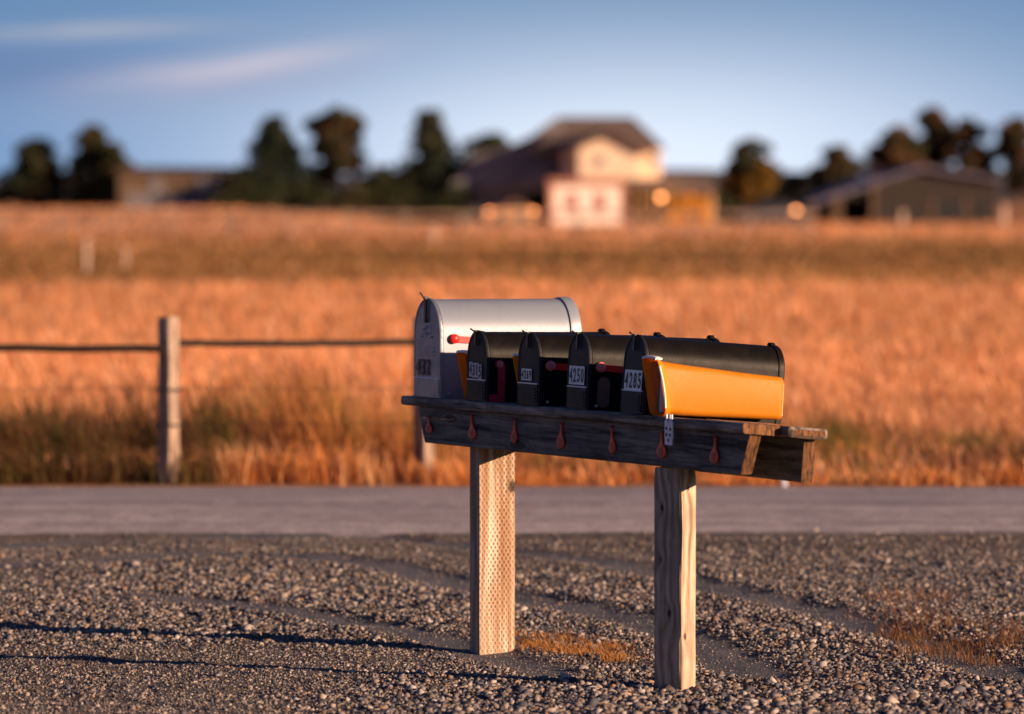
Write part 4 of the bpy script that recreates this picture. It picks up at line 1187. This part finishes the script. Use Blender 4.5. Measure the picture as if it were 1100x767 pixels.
# far paddock fence ---------------------------------------------------
FY = 214.0
pf = empty('paddock_fence', (0, FY, 0))
tag(pf, 'long post and rail paddock fence across the far side of the pasture', 'fence')
def fh(x, y): return float(field_height(np.array([x]), np.array([y]))[0])
x = PX(-60, FY)
while x < PX(880, FY):
    z = fh(x, FY); MB().box(x - .07, x + .07, -.07, .07, z - .2, z + 1.15 + random.uniform(-.05, .05), .01).build('post', M['farwood'], pf); x += 2.45
for zz in (.45, .98):
    mb = MB(); a0, a1 = PX(-60, FY), PX(880, FY)
    mb.loft([[(a0 + (a1 - a0) * t / 30, yy, fh(a0 + (a1 - a0) * t / 30, FY) + z2) for yy, z2 in ((-.10, zz), (-.075, zz), (-.075, zz + .13), (-.10, zz + .13))] for t in range(31)])
    mb.build('rail', M['farwood'], pf)

for px, Yv, ht, wd, lab in ((135, 118, .45, .07, 'short pale post standing in the pasture, upper left'), (93, 108, .75, .08, 'pale post at the left edge of the pasture'),
                            (466, 190, .62, .14, 'stubby whitish post in front of the paddock fence'), (969, 285, .95, .20, 'pinkish post standing before the barn'),
                            (1078, 300, 1.2, .22, 'pinkish post at the right end of the barn')):
    mb = MB(); mb.box(-wd / 2, wd / 2, -wd / 2, wd / 2, -.3, ht, .012); mb.box(-wd / 2 - .012, wd / 2 + .012, -wd / 2 - .012, wd / 2 + .012, ht, ht + .03)
    po = mb.build('field_post', M['palewood']); po.location = (PX(px, Yv), Yv, fh(PX(px, Yv), Yv)); po.rotation_euler.z = R(30)
    tag(po, lab, 'post', 'pale posts in the pasture')

# ------------------------------------------------------------------ trees
def tree(name, px, top, wpx, Yv, label, kind, base=None, seed=0, nleaf=8000, low=0.0):
    rg = np.random.default_rng(100 + seed)
    X0 = PX(px, Yv); gz = fh(X0, Yv) if Yv < 400 else 0
    root = empty(name, (X0, Yv, gz)); tag(root, label, 'tree', 'trees round the distant farm')
    Ht = PZ(top, Yv) - gz; Rw = wpx / FPX * Yv / 2 * {'spruce': 1.5, 'pine': 1.18, 'shrub': 1.4, 'yellow': 1.3, 'autumn': 1.2}[kind]
    # crown envelope
    if kind == 'spruce':   zz0, prof = .06, lambda t: (1 - t) ** .82 * (1 + .16 * np.sin(t * 34)) + .04
    elif kind == 'pine':   zz0, prof = .28, lambda t: np.sqrt(np.clip(1 - (2 * t - 1) ** 2, 0, 1)) ** .8 * (1.0 - .25 * t)
    elif kind == 'shrub':  zz0, prof = .02, lambda t: np.sqrt(np.clip(1 - (t * 1.0) ** 2, 0, 1)) ** .9
    else:                  zz0, prof = .12, lambda t: np.sqrt(np.clip(1 - (2 * t - .9) ** 2, 0, 1)) ** .7
    nc = {'spruce': 95, 'pine': 38, 'shrub': 60, 'yellow': 60, 'autumn': 50}[kind]
    tt = rg.random(nc) ** (.85 if kind != 'spruce' else 1.2); an = rg.uniform(0, 2 * math.pi, nc); rr = np.sqrt(rg.random(nc)) * .92
    cr = prof(tt) * Rw
    cx, cy = rr * cr * np.cos(an), rr * cr * np.sin(an); cz = Ht * (zz0 + (1 - zz0) * tt * .97)
    cs = (.16 + .20 * rg.random(nc)) * Rw * (.55 + .6 * prof(tt)) + .12
    pick = rg.integers(0, nc, nleaf)
    P = rg.normal(0, 1, (nleaf, 3)); P /= np.linalg.norm(P, axis=1, keepdims=True); P *= (rg.random((nleaf, 1)) ** .4)
    P = P * cs[pick][:, None] * np.array([1.1, 1.1, .75]) + np.stack([cx, cy, cz], 1)[pick]
    P[:, 2] = np.clip(P[:, 2], .05, Ht)
    sz = rg.uniform(.12, .30, nleaf) * (Ht / 7) ** .4
    a = rg.normal(0, 1, (nleaf, 3)); a /= np.linalg.norm(a, axis=1, keepdims=True)
    b2 = np.cross(a, rg.normal(0, 1, (nleaf, 3))); b2 /= np.linalg.norm(b2, axis=1, keepdims=True)
    a *= sz[:, None]; b2 *= sz[:, None] * .6
    V = np.stack([P - a, P - b2 * .9, P + a, P + b2], 1).reshape(-1, 3)
    F = np.arange(nleaf * 4).reshape(-1, 4)
    pal = {'spruce': [(.028, .042, .024), (.045, .055, .028), (.065, .060, .030)], 'pine': [(.050, .050, .026), (.095, .065, .030), (.150, .080, .035)],
           'shrub': [(.035, .048, .022), (.060, .065, .026), (.09, .07, .03)], 'yellow': [(.06, .06, .028), (.22, .12, .022), (.34, .17, .03)], 'autumn': [(.70, .30, .04), (.80, .42, .07), (.45, .18, .03)]}[kind]
    pc = rg.choice(3, nc, p=[.45, .35, .20])
    if kind == 'yellow': pc = np.where(tt > .62, 0, rg.choice([1, 2, 0], nc, p=[.45, .3, .25]))
    tn = np.array(pal)[pc][pick] * rg.uniform(.7, 1.3, (nleaf, 1))
    big_mesh('crown', V, F, M['leaf'], tone=np.repeat(tn, 4, 0)).parent = root
    mb = MB(); r0 = .035 * Ht ** .9
    mb.tube([(0, 0, -.3), (.03, 0, Ht * .15), (-.05, .04, Ht * .5), (.02, 0, Ht * .92)], [r0 * 1.25, r0, r0 * .6, r0 * .12], 8)
    for i in rg.choice(nc, 16, replace=False):
        z0 = max(.4, cz[i] * .8); mb.tube([(0, 0, z0), (cx[i] * .5, cy[i] * .5, (z0 + cz[i]) / 2), (cx[i], cy[i], cz[i])], [r0 * .28, r0 * .18, r0 * .06], 5)
    mb.build('trunk', M['bark'], root)

tree('broadleaf_tree', 100, 134, 38, 356, 'dark tall tree at the far left beside the low farm building', 'shrub', seed=1)
tree('broadleaf_tree', 124, 154, 26, 354, 'slimmer dark tree just left of the low farm building', 'shrub', seed=2)
tree('broadleaf_tree', 40, 150, 60, 358, 'dark rounded tree outermost on the left', 'shrub', seed=20)
tree('spruce_tree', 297, 126, 70, 352, 'pointed dark spruce right of the low farm building', 'spruce', seed=3)
tree('shrub', 262, 188, 40, 350, 'low dark shrub at the right end of the low farm building', 'shrub', seed=21, nleaf=1500)
tree('pine_tree', 362, 115, 66, 352, 'tall open pine with reddish limbs and sky showing through', 'pine', seed=4, nleaf=7500)
tree('shrub', 330, 196, 50, 351, 'low shrub between the spruce and the tall open pine', 'shrub', seed=22, nleaf=1500)
tree('shrub', 410, 178, 62, 350, 'broad dark bush right of the tall open pine', 'shrub', seed=5, nleaf=2600)
tree('spruce_tree', 460, 120, 72, 350, 'dense dark green conifer immediately left of the farmhouse', 'spruce', seed=6)
tree('shrub', 470, 165, 56, 351, 'rounded bush below the conifer beside the farmhouse', 'shrub', seed=23, nleaf=2400)
tree('broadleaf_tree', 527, 145, 66, 366, 'round dark treetop showing behind the farmhouse wing', 'shrub', seed=7)
tree('broadleaf_tree', 808, 150, 44, 358, 'tree with dark top and yellowing lower leaves between house and barn', 'yellow', seed=8)
tree('shrub', 783, 196, 40, 359, 'dark bush at the left foot of the yellowing tree', 'shrub', seed=24, nleaf=1600)
tree('shrub', 741, 210, 44, 334, 'bright ochre bush in front of the farmhouse porch', 'autumn', seed=25, nleaf=1500)
tree('pine_tree', 898, 158, 56, 372, 'small ragged pine left of the barn roof', 'pine', seed=9)
tree('shrub', 850, 186, 70, 376, 'wide low thicket behind the glowing glint ball', 'shrub', seed=26, nleaf=2200)
tree('pine_tree', 963, 136, 54, 372, 'bushy pine behind the barn, first of the tall ones', 'pine', seed=10)
tree('pine_tree', 1003, 116, 44, 374, 'tallest pine behind the barn ridge', 'pine', seed=11)
tree('pine_tree', 1041, 129, 54, 372, 'broad pine behind the right half of the barn', 'pine', seed=12)
tree('pine_tree', 1096, 128, 52, 370, 'dark pine past the right end of the barn', 'pine', seed=13)

for q, (px, top, wpx) in enumerate(((245, 206, 40), (285, 203, 46), (352, 206, 50), (385, 200, 44), (432, 200, 50), (490, 196, 44), (575, 205, 30), (690, 214, 30), (775, 210, 40), (868, 212, 26))):
    tree('shrub', px, top, wpx, 348, ('lowest dark shrub left of the spruce', 'shrub at the left foot of the spruce', 'shrub below the tall open pine, left side', 'shrub below the tall open pine, right side',
         'shrub between the broad bush and the conifer', 'dark shrub at the left corner of the farmhouse wing', 'small dark shrub just left of the white shed', 'small dark shrub between the white shed and the porch glint ball',
         'low dark shrub left of the yellowing tree', 'small shrub under the lean-to edge of the barn')[q], 'shrub', seed=40 + q, nleaf=1300)
